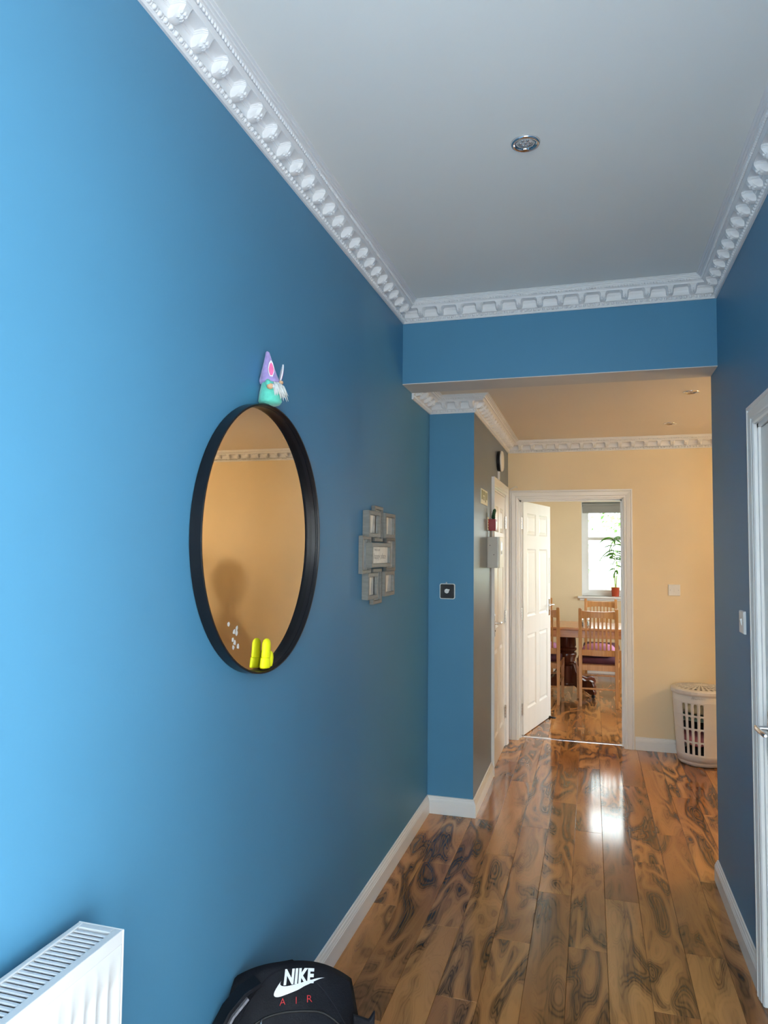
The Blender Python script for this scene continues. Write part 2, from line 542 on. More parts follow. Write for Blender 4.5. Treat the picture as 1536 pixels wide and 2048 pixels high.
mb = MB(); mb.box(0.04, 0, 0, 0.1, 0.05, 1.55); mb.box(0.04, 1.85, 0, 0.1, 1.9, 1.55); mb.box(0.04, 0, 0, 0.1, 1.9, 0.05); mb.box(0.04, 0, 1.50, 0.1, 1.9, 1.55); mb.box(0.04, 0.925, 0, 0.1, 0.975, 1.55)
mb.build('window_frame', 'gloss', w2)
for ya in (0.05, 0.975): MB().box(0.068, ya, 0.05, 0.072, ya+0.875, 1.50).build('pane', 'clear', w2)
struct(MB().box(DLX, YB, 0, PX-0.12, YB2, ZH).build('wall_dining_front', 'cream'))
# ceilings
struct(MB().box(LX-0.15, YF-0.1, ZC, RX+0.13, YH1, ZC+0.1).build('ceiling', 'ceiling'), 'pale grey ceiling of the front hallway', 'ceiling')
struct(MB().box(DLX-0.12, YH1, ZH, EX+0.12, YB2, ZH+0.1).build('ceiling_hall', 'ceiling2'), 'lower ceiling beyond the beam with warm bounce light in its colour', 'ceiling')
struct(MB().box(DLX-0.12, YB2, ZH, DRX+0.12, YW+0.25, ZH+0.1).build('ceiling_dining', 'ceiling2'))

# ------------------------------------------------------------------ floor planks
fl = struct(MB().box(DLX-0.12, YF-0.1, -0.12, EX+0.12, YB2-0.02, -0.009).build('floor', 'subfloor'),
            'glossy walnut effect laminate floor of the hallway', 'floor')
fd = struct(MB().box(DLX-0.12, YB2-0.02, -0.12, EX+0.12, YW+0.25, -0.009).build('floor_dining', 'subfloor'),
            'glossy walnut effect laminate floor of the dining room', 'floor')
PW, PLEN = 0.144, 1.21
joint = {0: 2.948, 1: 3.395, 2: 3.839, 3: 5.455, 4: 4.912, -1: 3.376, -2: 4.134, -3: 3.709, -4: 2.952, -5: 3.52, -6: 3.054}
plank_cache = {}


def plank(x0, x1, y0, y1, parent):
    if x1-x0 < 0.012 or y1-y0 < 0.03: return
    w_, l_ = round(x1-x0, 4), round(y1-y0, 4)
    if (w_, l_) not in plank_cache:
        g, c = 0.0004, 0.0013
        a, b = w_/2-g, l_/2-g
        ring = lambda i, z: [(-a+i, -b+i, z), (a-i, -b+i, z), (a-i, b-i, z), (-a+i, b-i, z)]
        mb = MB().loft([ring(0, -0.009), ring(0, -c), ring(c, 0)])
        o = mb.build('plank', 'floor', parent)
        plank_cache[(w_, l_)] = o.data
    else:
        o = bpy.data.objects.new('plank', plank_cache[(w_, l_)])
        COL.objects.link(o); o.parent = parent
    o.location = ((x0+x1)/2, (y0+y1)/2, 0)


def lay(X0, X1, Y0, Y1, parent, shift=0.0):
    k = math.floor((X0-0.05-shift)/PW)
    while 0.05+shift+k*PW < X1:
        a, b = max(X0, 0.05+shift+k*PW), min(X1, 0.05+shift+(k+1)*PW)
        j = joint.get(k+1, None) if not shift else None
        if j is None: j = 0.37*((k*7) % 11)
        y = j - math.ceil((j-Y0)/PLEN)*PLEN
        while y < Y1:
            plank(a, b, max(y, Y0), min(y+PLEN, Y1), parent)
            y += PLEN
        k += 1


lay(LX, -0.67, YF, YP, fl)
lay(-0.67, 0.482, YF, YB+0.105, fl)
lay(0.482, RX, YF, 3.702, fl)
lay(0.482, EX, 3.702, YB, fl)
lay(DLX, DRX, YB+0.115, YW, fd, 0.03)

# ------------------------------------------------------------------ cornice
CROWN = [(0, -0.095), (0.007, -0.095), (0.010, -0.090), (0.008, -0.0875), (0.010, -0.0865), (0.010, -0.0725), (0.008, -0.0715), (0.014, -0.070), (0.014, -0.064),
         (0.0150, -0.054), (0.0175, -0.048), (0.0195, -0.0475), (0.0205, -0.0435), (0.0230, -0.0430), (0.0250, -0.0395), (0.0290, -0.0365), (0.055, -0.0340), (0.060, -0.0335), (0.061, -0.030),
         (0.062, -0.0285), (0.069, -0.0230), (0.069, -0.0205), (0.0715, -0.0205), (0.0755, -0.0160), (0.0765, -0.0130), (0.082, -0.0125), (0.083, -0.0085),
         (0.090, -0.0080), (0.091, -0.0040), (0.098, -0.003), (0.098, 0), (0, 0)]


def bracket_mesh():
    mb = MB()
    lay_ = [(-0.0320, 0.0285, 0.0600), (-0.0345, 0.0280, 0.0610), (-0.0360, 0.0235, 0.0610), (-0.0385, 0.0220, 0.0610), (-0.0388, 0.0198, 0.0605),
            (-0.0420, 0.0190, 0.0600), (-0.0423, 0.0172, 0.0595), (-0.0450, 0.0166, 0.0585), (-0.0560, 0.0160, 0.0520), (-0.0630, 0.0152, 0.0430), (-0.0680, 0.0125, 0.0310), (-0.0700, 0.0085, 0.0200)]
    rings = []
    for z, hw, u in lay_:
        rings.append([(-hw, 0.012, z), (-hw*0.97, u*0.82, z), (-hw*0.62, u, z), (hw*0.62, u, z), (hw*0.97, u*0.82, z), (hw, 0.012, z)])
    mb.loft(rings)
    for s_ in (-1, 0, 1):     # carved leaf on the nose of the bracket
        mb.ball((s_*0.0085, 0.0490-abs(s_)*0.003, -0.0550), (0.0048, 0.0060, 0.0080), 8, 5)
        mb.ball((s_*0.0070, 0.0390-abs(s_)*0.003, -0.0640), (0.0045, 0.0070, 0.0045), 8, 5)
    return mb


_br = None
trim_n = [0]


def crown(P0, S, U, L, m0, m1, zc, label):
    global _br
    P0, S, U = Vector(P0), Vector(S), Vector(U)
    trim_n[0] += 1
    a = [tuple(P0 + S*(m0*u) + U*u + Vector((0, 0, zc+z))) for u, z in CROWN]
    b = [tuple(P0 + S*(L-m1*u) + U*u + Vector((0, 0, zc+z))) for u, z in CROWN]
    t = struct(MB().loft([a, b]).build('trim_%d' % trim_n[0], 'plaster', smooth=True, angle=28), label, 'cornice')
    ang = math.atan2(-U.x, U.y)
    s0, s1 = 0.055*m0 if m0 > 0 else 0.0, L-(0.055*m1 if m1 > 0 else 0.0)
    if m0 < 0: s0 = -0.03
    if m1 < 0: s1 = L+0.03
    n = max(1, round((s1-s0)/0.0988))
    for i in range(n):
        s = s0+(i+0.5)*(s1-s0)/n
        if _br is None:
            o = bracket_mesh().build('bracket', 'plaster', t, smooth=True, angle=30)
            _br = o.data
        else:
            o = bpy.data.objects.new('bracket', _br); COL.objects.link(o); o.parent = t
        p = P0+S*s
        o.location = (p.x, p.y, zc)
        o.rotation_euler = (0, 0, ang)
    # carved rows: egg and dart below, rope above
    mb = MB()
    rot = lambda p, s: tuple(P0 + S*(s+p[0]) + U*p[1] + Vector((0, 0, zc+p[2])))
    def blob(s, u, z, r, n=6, k=4, skew=0.0):
        t_ = MB().ball((0, 0, 0), r, n, k)
        mb.add([rot((v[0]+skew*v[2], v[1]+u, v[2]+z), s) for v in t_.v], t_.f)
    e0, e1 = 0.014*m0, L-0.014*m1
    n = int((e1-e0)/0.0215)
    for i in range(n):
        s = e0+(i+0.5)*(e1-e0)/n
        blob(s, 0.0120, -0.0795, (0.0072, 0.0078, 0.0074), 8, 5)
        blob(s+0.0107, 0.0110, -0.0795, (0.0019, 0.0060, 0.0072), 5, 4, 0.25)
    o1 = mb.build('egg_row', 'plaster', t, smooth='all'); o1['kind'] = 'stuff'
    mb = MB()
    e0, e1 = 0.074*m0, L-0.074*m1
    n = int((e1-e0)/0.0130)
    for i in range(n):
        blob(e0+(i+0.5)*(e1-e0)/n, 0.0735, -0.0205, (0.0044, 0.0052, 0.0052), 6, 4, -0.6)
    o2 = mb.build('rope_row', 'plaster', t, smooth='all'); o2['kind'] = 'stuff'
    return t


crown((LX, YF, 0), (0, 1, 0), (1, 0, 0), YH0-YF, 1, 1, ZC, 'white plaster cornice running along the top of the left blue wall')
crown((LX, YH0, 0), (1, 0, 0), (0, -1, 0), RX-LX, 1, 1, ZC, 'white plaster cornice across the front of the blue beam')
crown((RX, YF, 0), (0, 1, 0), (-1, 0, 0), YH0-YF, 1, 1, ZC, 'white plaster cornice along the top of the right blue wall')
crown((LX, YF, 0), (1, 0, 0), (0, 1, 0), RX-LX, 1, 1, ZC, 'white plaster cornice over the entrance')
crown((LX, YH1, 0), (0, 1, 0), (1, 0, 0), YP-YH1, 0, 1, ZH, 'short plaster cornice just behind the beam at the left')
crown((LX, YP, 0), (1, 0, 0), (0, -1, 0), PX-LX, 1, -1, ZH, 'short plaster cornice capping the front of the blue pillar')
crown((PX, YP, 0), (0, 1, 0), (1, 0, 0), YB-YP, -1, 1, ZH, 'plaster cornice over the side door and alarm panel')
crown((PX, YB, 0), (1, 0, 0), (0, -1, 0), EX-PX, 1, 1, ZH, 'plaster cornice above the dining doorway on the cream wall')

# ------------------------------------------------------------------ baseboards
SK = [(0, 0), (0.017, 0), (0.017, 0.068), (0.015, 0.071), (0.015, 0.075), (0.012, 0.080), (0.010, 0.088), (0.007, 0.091), (0.006, 0.098), (0.0, 0.100)]


def skirting(name, P0, S, U, L, m0, m1, label):
    P0, S, U = Vector(P0), Vector(S), Vector(U)
    a = [tuple(P0 + S*(m0*u) + U*u + Vector((0, 0, z+0.0005))) for u, z in SK]
    b = [tuple(P0 + S*(L-m1*u) + U*u + Vector((0, 0, z+0.0005))) for u, z in SK]
    return struct(MB().loft([a, b]).build(name, 'gloss'), label, 'baseboard')


skirting('baseboard_left', (LX, YF, 0), (0, 1, 0), (1, 0, 0), YP-YF, 1, 1, 'white baseboard along the left blue wall')
skirting('baseboard_pillar', (LX, YP, 0), (1, 0, 0), (0, -1, 0), PX-LX, 1, -1, 'white baseboard on the front of the blue pillar')
skirting('baseboard_pillar_side', (PX, YP, 0), (0, 1, 0), (1, 0, 0), sy0-0.072-YP, -1, 0, 'white baseboard leading up to the side door')
skirting('baseboard_right', (RX, dy1+0.075, 0), (0, 1, 0), (-1, 0, 0), YH1-0.01-dy1-0.075, 0, -1, 'white baseboard on the right wall beyond the door')
skirting('baseboard_right_end', (RX, YH1-0.01, 0), (1, 0, 0), (0, 1, 0), 0.3, -1, 0, 'white baseboard around the end of the right wall')
skirting('baseboard_back', (bx1+0.057, YB, 0), (1, 0, 0), (0, -1, 0), EX-bx1-0.057, 0, 1, 'white baseboard on the cream wall behind the laundry basket')
skirting('baseboard_far', (DLX, YW, 0), (1, 0, 0), (0, -1, 0), DRX-DLX, 1, 1, 'white baseboard under the dining window')

# ------------------------------------------------------------------ architraves
AR = [(0.0, 0), (0.0, 0.010), (0.006, 0.014), (0.016, 0.015), (0.020, 0.012), (0.024, 0.016), (0.050, 0.020), (0.056, 0.016), (0.060, 0.021), (0.070, 0.021), (0.070, 0)]


def architrave(parent, O, S, U, wdt, h, mt='gloss', name='architrave'):
    """frame round an opening: O = lower corner, S along opening, U out of wall"""
    O, S, U = Vector(O), Vector(S), Vector(U)
    Z = Vector((0, 0, 1))
    P = lambda a, z, d: tuple(O + S*a + Z*z + U*d)
    mb = MB()
    mb.loft([[P(-w_, 0.001, d) for w_, d in AR], [P(-w_, h+w_, d) for w_, d in AR]])
    mb.loft([[P(wdt+w_, 0.001, d) for w_, d in AR], [P(wdt+w_, h+w_, d) for w_, d in AR]])
    mb.loft([[P(-w_, h+w_, d) for w_, d in AR], [P(wdt+w_, h+w_, d) for w_, d in AR]])
    return mb.build(name, mt, parent)


def leaf_parts(parent, w_, h, t, mt='doorw', hollow=True, scale_z=1.0):
    """six panel leaf in local coords: x 0..w, y -t/2..t/2, z 0..h"""
    st, mu = 0.105, 0.095
    pw = (w_-2*st-mu)/2
    xs = [(st, st+pw), (st+pw+mu, w_-st)]
    zs = [(0.20, 0.83), (0.98, 1.56), (1.68, 1.87)]
    mb = MB()
    y0, y1 = -t/2, t/2
    mb.box(0, y0, 0, st, y1, h); mb.box(w_-st, y0, 0, w_, y1, h); mb.box(xs[0][1], y0, 0, xs[1][0], y1, h)
    prev = 0
    for a, b in zs+[(h, h)]:
        for x0, x1 in xs:
            mb.box(x0, y0, prev, x1, y1, a)
        prev = b
    lf = mb.build('leaf', mt, parent)
    for a, b in zs:
        for x0, x1 in xs:
            p = MB()
            for sgn in (-1, 1):
                f = sgn*t/2
                R = lambda i, d: [(x0+i, f-sgn*d, a+i), (x1-i, f-sgn*d, a+i), (x1-i, f-sgn*d, b-i), (x0+i, f-sgn*d, b-i)]
                p.loft([R(0, 0), R(0.006, 0.006), R(0.013, 0.010), R(0.018, 0.010), R(0.034, 0.003), R(0.036, 0.002)], cap=False)
                k = len(p.v)
                p.f.append((k-4, k-3, k-2, k-1))
            p.build('panel', mt, lf, recalc=True)
    return lf


def lever_handle(parent, c, out, along, mt='chrome'):
    """c plate centre on surface; out/along unit vectors"""
    c, out, along = Vector(c), Vector(out), Vector(along)
    Z = Vector((0, 0, 1))
    side = along
    mb = MB()
    pts = lambda d, i: [tuple(c+side*(sx*(0.021-i))+Z*(sz*(0.078-i))+out*d) for sx, sz in ((-1, -1), (1, -1), (1, 1), (-1, 1))]
    mb.loft([pts(0.0, 0), pts(0.006, 0), pts(0.009, 0.004)])
    h = mb.build('handle', mt, parent)
    mb = MB()
    b = c+Z*0.02
    mb.tube([b+out*0.008, b+out*0.03, b+out*0.045], [0.010, 0.008, 0.008], 10)
    mb.tube([b+out*0.045-along*0.008, b+out*0.047+along*0.02, b+out*0.046+along*0.07, b+out*0.043+along*0.105, b+out*0.043+along*0.115],
            [0.008, 0.0085, 0.0075, 0.008, 0.005], 10)
    mb.build('lever', mt, h, smooth=True)
    mb = MB()
    mb.lathe([(0.005, 0), (0.005, 0.0015)], 10)
    k = c-Z*0.035
    o = MB().tube([k+out*0.0085, k+out*0.0105], [0.006, 0.005], 10).build('keyhole', 'blackp', h)
    return h


def hinge(parent, c, a, b, name='hinge', hgt=0.10):
    """knuckle hinge: a/b the two flap directions"""
    c, a, b = Vector(c), Vector(a), Vector(b)
    Z = Vector((0, 0, 1))
    mb = MB()
    mb.tube([c-Z*hgt/2, c+Z*hgt/2], 0.006, 8)
    n = a.cross(Z)
    for d in (a, b):
        q = d.cross(Z).normalized()*0.0012
        mb.loft([[tuple(c+d*x+Z*z+q*s) for x, z in ((0, -hgt/2), (0.030, -hgt/2), (0.030, hgt/2), (0, hgt/2))] for s in (-1, 1)])
    h = mb.build(name, 'steel', parent)
    sc = MB()
    for z in (-0.035, -0.012, 0.012, 0.035):
        sc.ball(tuple(c+a*0.018+Z*z*hgt/0.1), 0.0035, 6, 4)
    sc.build('screws', 'black', h)
    return h


# --- door_1 : white door in the right wall (handle side away from us)
d1 = thing('door_1', (RX, dy1, 0), 'white panelled door at the right edge of the picture with chrome lever', 'door', kind='structure')
wd = dy1-dy0
architrave(d1, (0, -wd, 0), (0, 1, 0), (-1, 0, 0), wd, dz1-0.005)
mb = MB(); mb.box(0, -wd, 0, 0.13, -wd+0.02, dz1); mb.box(0, -0.02, 0, 0.13, 0, dz1); mb.box(0, -wd, dz1-0.02, 0.13, 0, dz1)
mb.box(0.050, -0.034, 0, 0.07, -0.02, dz1-0.02); mb.box(0.05, -wd+0.02, dz1-0.034, 0.07, -0.02, dz1-0.02)
mb.build('lining', 'gloss', d1)
l1 = leaf_parts(d1, wd-0.046, 1.972, 0.036)
l1.location = (0.026, -wd+0.023, 0.005); l1.rotation_euler = (0, 0, radians(90))
lever_handle(d1, (0.0075, -0.095, 0.935), (-1, 0, 0), (0, -1, 0))

# --- door_2 : closed side door in pillar wall
d2 = thing('door_2', (PX, sy0, 0), 'closed white panelled side door beside the alarm panel', 'door', kind='structure')
wd = sy1-sy0
architrave(d2, (0, 0, 0), (0, 1, 0), (1, 0, 0), wd, sz1-0.005)
mb = MB(); mb.box(-0.12, 0, 0, 0, 0.02, sz1); mb.box(-0.12, wd-0.02, 0, 0, wd, sz1); mb.box(-0.12, 0, sz1-0.02, 0, wd, sz1)
mb.build('lining', 'gloss', d2)
l2 = leaf_parts(d2, wd-0.046, 1.972, 0.036)
l2.location = (-0.020, 0.023, 0.005); l2.rotation_euler = (0, 0, radians(90))
lever_handle(d2, (-0.002, 0.085, 1.01), (1, 0, 0), (0, 1, 0))
for z in (0.27, 1.02, 1.775):
    hinge(d2, (0.004, wd-0.021, z), (0, -1, 0), (0, 1, 0))

# --- door_3 : open dining room door
d3 = thing('door_3', (bx0, YB, 0), 'white six panel door standing open into the dining room', 'door', kind='structure')
wd = bx1-bx0
architrave(d3, (0.018, 0, 0), (1, 0, 0), (0, -1, 0), wd-0.036, bz1-0.018)
mb = MB(); mb.box(0, 0, 0, 0.025, 0.13, bz1); mb.box(wd-0.025, 0, 0, wd, 0.13, bz1); mb.box(0, 0, bz1-0.025, wd, 0.13, bz1)
mb.box(0.025, 0.06, 0, 0.037, 0.085, bz1-0.025); mb.box(wd-0.037, 0.06, 0, wd-0.025, 0.085, bz1-0.025); mb.box(0.025, 0.06, bz1-0.037, wd-0.025, 0.085, bz1-0.025)
mb.build('lining', 'gloss', d3)
DW = 0.815
l3 = leaf_parts(d3, DW, 1.968, 0.036)
ang = math.atan2(0.825, 0.186)
l3.location = (0.032, 0.145, 0.006); l3.rotation_euler = (0, 0, ang)
dv = Vector((cos(ang), sin(ang), 0)); nv = Vector((sin(ang), -cos(ang), 0))
lever_handle(d3, Vector((0.032, 0.145, 1.03))+dv*(DW-0.06)+nv*0.018, nv, -dv)
for z in (0.22, 1.02, 1.785):
    hinge(d3, (0.036, 0.122, z), (0, -1, 0), dv)
# strike / small bolt plate on the hinge side
MB().box(0.024, 0.09, 0.875, 0.040, 0.118, 0.905).build('bolt_keeper', 'steel', d3, bevel=0.003)
MB().box(0, 0, 0, 0.03, 0.004, 0.24).build('push_plate', 'white_p', d3).location = tuple(Vector((0.032, 0.145, 1.25))+dv*(DW-0.042)+nv*0.021)
d3.children[-1].rotation_euler = (0, 0, ang)
tr = struct(MB().box(bx0+0.025, YB+0.095, -0.002, bx1-0.025, YB+0.135, 0.0035).build('trim_30', 'chrome', bevel=0.0015), 'thin metal threshold strip under the dining doorway', 'threshold')
# little cable loop on the architrave corner
mb = MB()
mb.tube([(-0.652, YB-0.012, 2.050), (-0.640, YB-0.016, 2.062), (-0.615, YB-0.02, 2.078), (-0.597, YB-0.015, 2.086), (-0.588, YB-0.012, 2.080), (-0.592, YB-0.012, 2.074)], 0.0032, 6)
mb.tube([(-0.652, YB-0.012, 2.050), (-0.653, YB-0.010, 1.2), (-0.653, YB-0.010, 0.02)], 0.003, 6)
tag(mb.build('cable', 'white_p', smooth=True), 'thin white cable looping over the left top corner of the doorway frame', 'cable')
mb = MB(); mb.loft([[(-0.05, 0, 0), (0.05, 0, 0), (0.05, 0, 0.008), (-0.05, 0, 0.022)], [(-0.05, 0.035, 0), (0.05, 0.035, 0), (0.05, 0.035, 0.008), (-0.05, 0.035, 0.022)]])
wg = tag(mb.build('door_wedge', 'rubber', bevel=0.003), 'black rubber wedge holding the open dining room door', 'door stop')
wg.location = (-0.375, 6.86, 0.0005); wg.rotation_euler = (0, 0, radians(-12))

# --- glazed entrance beside the camera
d4 = thing('door_4', (RX+0.07, ry0, 0), 'glazed entrance door beside the photographer', 'door', kind='structure')
rw = ry1-ry0
mb = MB()
mb.box(-0.05, 0, 0, 0.05, 0.06, rz1); mb.box(-0.05, rw-0.06, 0, 0.05, rw, rz1); mb.box(-0.05, 0, rz1-0.06, 0.05, rw, rz1); mb.box(-0.05, 0, 0, 0.05, rw, 0.08); mb.box(-0.03, 0, 2.02, 0.03, rw, 2.08)
mb.build('frame', 'gloss', d4)
for z0, z1 in ((0.08, 2.02), (2.08, rz1-0.06)):
    MB().box(-0.004, 0.06, z0, 0.004, rw-0.06, z1).build('pane', 'clear', d4)

# ------------------------------------------------------------------ dining window
wn = thing('window_1', (WX0, YW, WZ0), 'bright white sash window of the dining room', 'window', kind='structure')
ww, wh = WX1-WX0, WZ1-WZ0
mb = MB()
mb.box(0, 0.10, 0, 0.045, 0.20, wh); mb.box(ww-0.045, 0.10, 0, ww, 0.20, wh); mb.box(0.045, 0.10, wh-0.05, ww-0.045, 0.20, wh); mb.box(0.045, 0.10, 0, ww-0.045, 0.20, 0.035)
mb.build('window_frame', 'upvc', wn)
mzr = 1.73-WZ0
def sash(name, y, z0, z1):
    mb = MB(); s = 0.042
    mb.box(0.045, y, z0, 0.045+s, y+0.04, z1); mb.box(ww-0.045-s, y, z0, ww-0.045, y+0.04, z1)
    mb.box(0.045+s, y, z0, ww-0.045-s, y+0.04, z0+s); mb.box(0.045+s, y, z1-s, ww-0.045-s, y+0.04, z1)
    o = mb.build(name, 'upvc', wn)
    MB().box(0.045+s, y+0.018, z0+s, ww-0.045-s, y+0.022, z1-s).build('pane', 'clear', o)
    return o
sash('upper_sash', 0.156, mzr-0.02, wh-0.0505)
sash('lower_sash', 0.110, 0.0355, mzr+0.02)
mb = MB(); mb.box(-0.055, -0.045, -0.028, ww+0.055, 0.099, 0.0); mb.box(-0.03, -0.02, -0.055, ww+0.03, 0.0, -0.028)
mb.build('window_sill', 'gloss', wn, bevel=0.006)
mb = MB(); mb.box(0, 0.0, 0, 0.006, 0.0995, wh); mb.box(ww-0.006, 0, 0, ww, 0.0995, wh); mb.box(0.006, 0, wh-0.006, ww-0.006, 0.0995, wh)
mb.build('reveal', 'gloss', wn)
bl = thing('roller_blind', (WX0+0.01, YW+0.03, 2.203), 'short grey roller blind at the top of the dining window', 'blind')
MB().tube([(0, 0.02, -0.03), (ww-0.02, 0.02, -0.03)], 0.024, 14).build('roller', 'blind', bl, smooth=True)
MB().box(0.005, 0.004, -0.128, ww-0.025, 0.006, -0.03).build('fabric', 'blind', bl)
MB().box(0.005, 0.001, -0.142, ww-0.025, 0.009, -0.128).build('bottom_bar', 'blind', bl, bevel=0.002)

# ------------------------------------------------------------------ outdoors
struct(MB().box(-40, 9.9, -0.5, 40, 60, -0.2).build('ground', 'grass'))
struct(MB().box(-40, -30, -0.5, 40, 9.9, -0.2).build('ground_paving', 'paving'))


def tree(loc, h, r, seed, label, n=1500):
    rr = random.Random(seed)
    t = thing('garden_tree', loc, label, 'tree', group='trees outside the dining window')
    mb = MB()
    mb.tube([(0, 0, 0), (0.05, 0.03, h*0.4), (-0.04, 0.02, h*0.75)], [0.09, 0.07, 0.03], 8)
    for i in range(6):
        a = rr.uniform(0, 2*pi); z = h*rr.uniform(0.35, 0.7)
        mb.tube([(0, 0, z), (cos(a)*r*0.4, sin(a)*r*0.4, z+h*0.12), (cos(a)*r*0.75, sin(a)*r*0.75, z+h*0.22)], [0.035, 0.022, 0.008], 6)
    mb.build('trunk', 'bark', t, smooth=True)
    mb = MB()
    for i in range(n):
        while True:
            p = Vector((rr.uniform(-1, 1), rr.uniform(-1, 1), rr.uniform(-1, 1)))
            if 0.35 < p.length < 1: break
        c = Vector((p.x*r, p.y*r, h*0.68+p.z*h*0.42))
        if mnoise.noise(c*1.6+Vector((seed, 0, 0))) < -0.02: continue
        d = Vector((rr.uniform(-1, 1), rr.uniform(-1, 1), rr.uniform(-1, 0.6))).normalized()
        s = d.orthogonal().normalized(); L_ = rr.uniform(0.06, 0.13); w_ = L_*0.42
        nn = d.cross(s)*0.01
        mb.add([c, c+d*L_*0.5+s*w_+nn, c+d*L_, c+d*L_*0.5-s*w_+nn], [(0, 1, 2, 3)])
    f = mb.build('foliage', 'treeleaf', t, recalc=False); f['kind'] = 'stuff'


tree((-0.3, 15.0, -0.2), 4.6, 1.6, 3, 'pale overexposed leafy tree showing at the left of the dining window panes')
tree((1.6, 17.0, -0.2), 4.4, 1.8, 5, 'pale overexposed leafy tree behind the potted palm in the dining window')

# ------------------------------------------------------------------ recessed spotlights
def spotlight(loc, label):
    t = thing('ceiling_spotlight', loc, label, 'spotlight', group='chrome recessed ceiling spotlights')
    MB().lathe([(0.029, -0.001), (0.030, -0.004), (0.038, -0.0075), (0.0435, -0.006), (0.046, 0.0), (0.044, 0.001)], 32, cap=False).build('bezel', 'chrome', t, smooth='all')
    MB().lathe([(0.030, -0.004), (0.028, 0.004), (0.026, 0.008)], 24, cap=False).build('inner_ring', 'black', t, smooth='all')
    mb = MB().lathe([(0.0270, 0.001), (0.0265, -0.0005), (0.012, -0.0015), (0.002, -0.0018)], 20)
    ln = mb.build('lens', 'led', t, smooth='all')
    for i in range(7):
        a = 2*pi*i/6
        x, y = (0, 0) if i == 6 else (cos(a)*0.015, sin(a)*0.015)
        MB().ball((x, y, -0.0010), (0.0052, 0.0052, 0.0025), 8, 4).build('reflector', 'chrome', ln, smooth='all')
    for s_ in (-1, 1):
        MB().box(s_*0.034-0.002, -0.003, -0.0085, s_*0.034+0.002, 0.003, -0.006).build('spring_clip', 'steel', t)
    return t


spotlight((-0.189, 2.19, ZC), 'chrome recessed spotlight in the middle of the pale grey hallway ceiling')
spotlight((0.558, 4.34, ZH), 'nearer of two chrome spotlights in the warm ceiling past the beam')
spotlight((0.546, 5.36, ZH), 'farther of two chrome spotlights in the warm ceiling, close to the cream wall')

# ------------------------------------------------------------------ lamp in the side part of the inner hall (out of frame, added for the warm light)
lp = thing('added_lamp', (2.08, 4.55, 0), 'tall floor lamp out of view, added for the warm light in the side hall', 'lamp')
MB().lathe([(0.14, 0.0005), (0.14, 0.015), (0.03, 0.025), (0.012, 0.03)], 24).build('base', 'black', lp, smooth=True)
MB().tube([(0, 0, 0.025), (0, 0, 1.665)], 0.011, 10).build('pole', 'black', lp, smooth=True)
MB().ball((0, 0, 1.72), 0.06, 24, 14).build('globe', 'globe', lp, smooth='all')

# unseen figure on a stand, added to cast the head shadow in the mirror
cs = thing('figure_stand', (1.875, 5.365, 0), 'slim dark stand out of view, added for the shadow casting figure', 'shadow caster')
MB().tube([(0, 0, 0.03), (0, 0, 1.60)], 0.013, 10).build('pole', 'mahog', cs, smooth=True)
for k in range(3):
    a = 2*pi*k/3+radians(203)
    MB().tube([(0, 0, 0.10), (cos(a)*0.12, sin(a)*0.12, 0.07), (cos(a)*0.21, sin(a)*0.21, 0.012)], [0.012, 0.012, 0.011], 8).build('foot', 'mahog', cs, smooth=True)
    MB().tube([(0, 0, 1.56), (cos(a)*0.04, sin(a)*0.04, 1.555), (cos(a)*0.075, sin(a)*0.075, 1.585)], [0.007, 0.006, 0.006], 8).build('hook', 'mahog', cs, smooth=True)
hc = thing('shadow_figure', (1.72, 5.30, 0.62), 'dark head and shoulders figure out of view, added to cast a shadow', 'coat')
rings = []
for z, rx_, ry_, ox in ((0.0, 0.10, 0.075, -0.03), (0.20, 0.115, 0.085, -0.03), (0.45, 0.12, 0.085, -0.02), (0.57, 0.11, 0.08, -0.015), (0.65, 0.070, 0.055, 0.0), (0.695, 0.036, 0.036, 0.005), (0.745, 0.042, 0.042, 0.008), (0.780, 0.066, 0.064, 0.010),
                      (0.825, 0.080, 0.078, 0.012), (0.880, 0.082, 0.080, 0.012), (0.925, 0.066, 0.066, 0.006), (0.950, 0.035, 0.035, 0.0), (0.956, 0.016, 0.016, 0.0)):
    rings.append([(ox+rx_*cos(2*pi*j/24)*(1+0.06*sin(j*1.9+z*6)), ry_*sin(2*pi*j/24)*(1+0.06*cos(j*2.3+z*5)), z) for j in range(24)])
MB().loft(rings).build('shell', 'darkc', hc, smooth='all')
for s_ in (-1, 1):
    MB().tube([(s_*0.075-0.012, 0.0, 0.56), (s_*0.115-0.03, -0.02, 0.40), (s_*0.120-0.03, -0.02, 0.16)], [0.045, 0.048, 0.04], 12).build('figure_arm', 'darkc', hc, smooth='all')

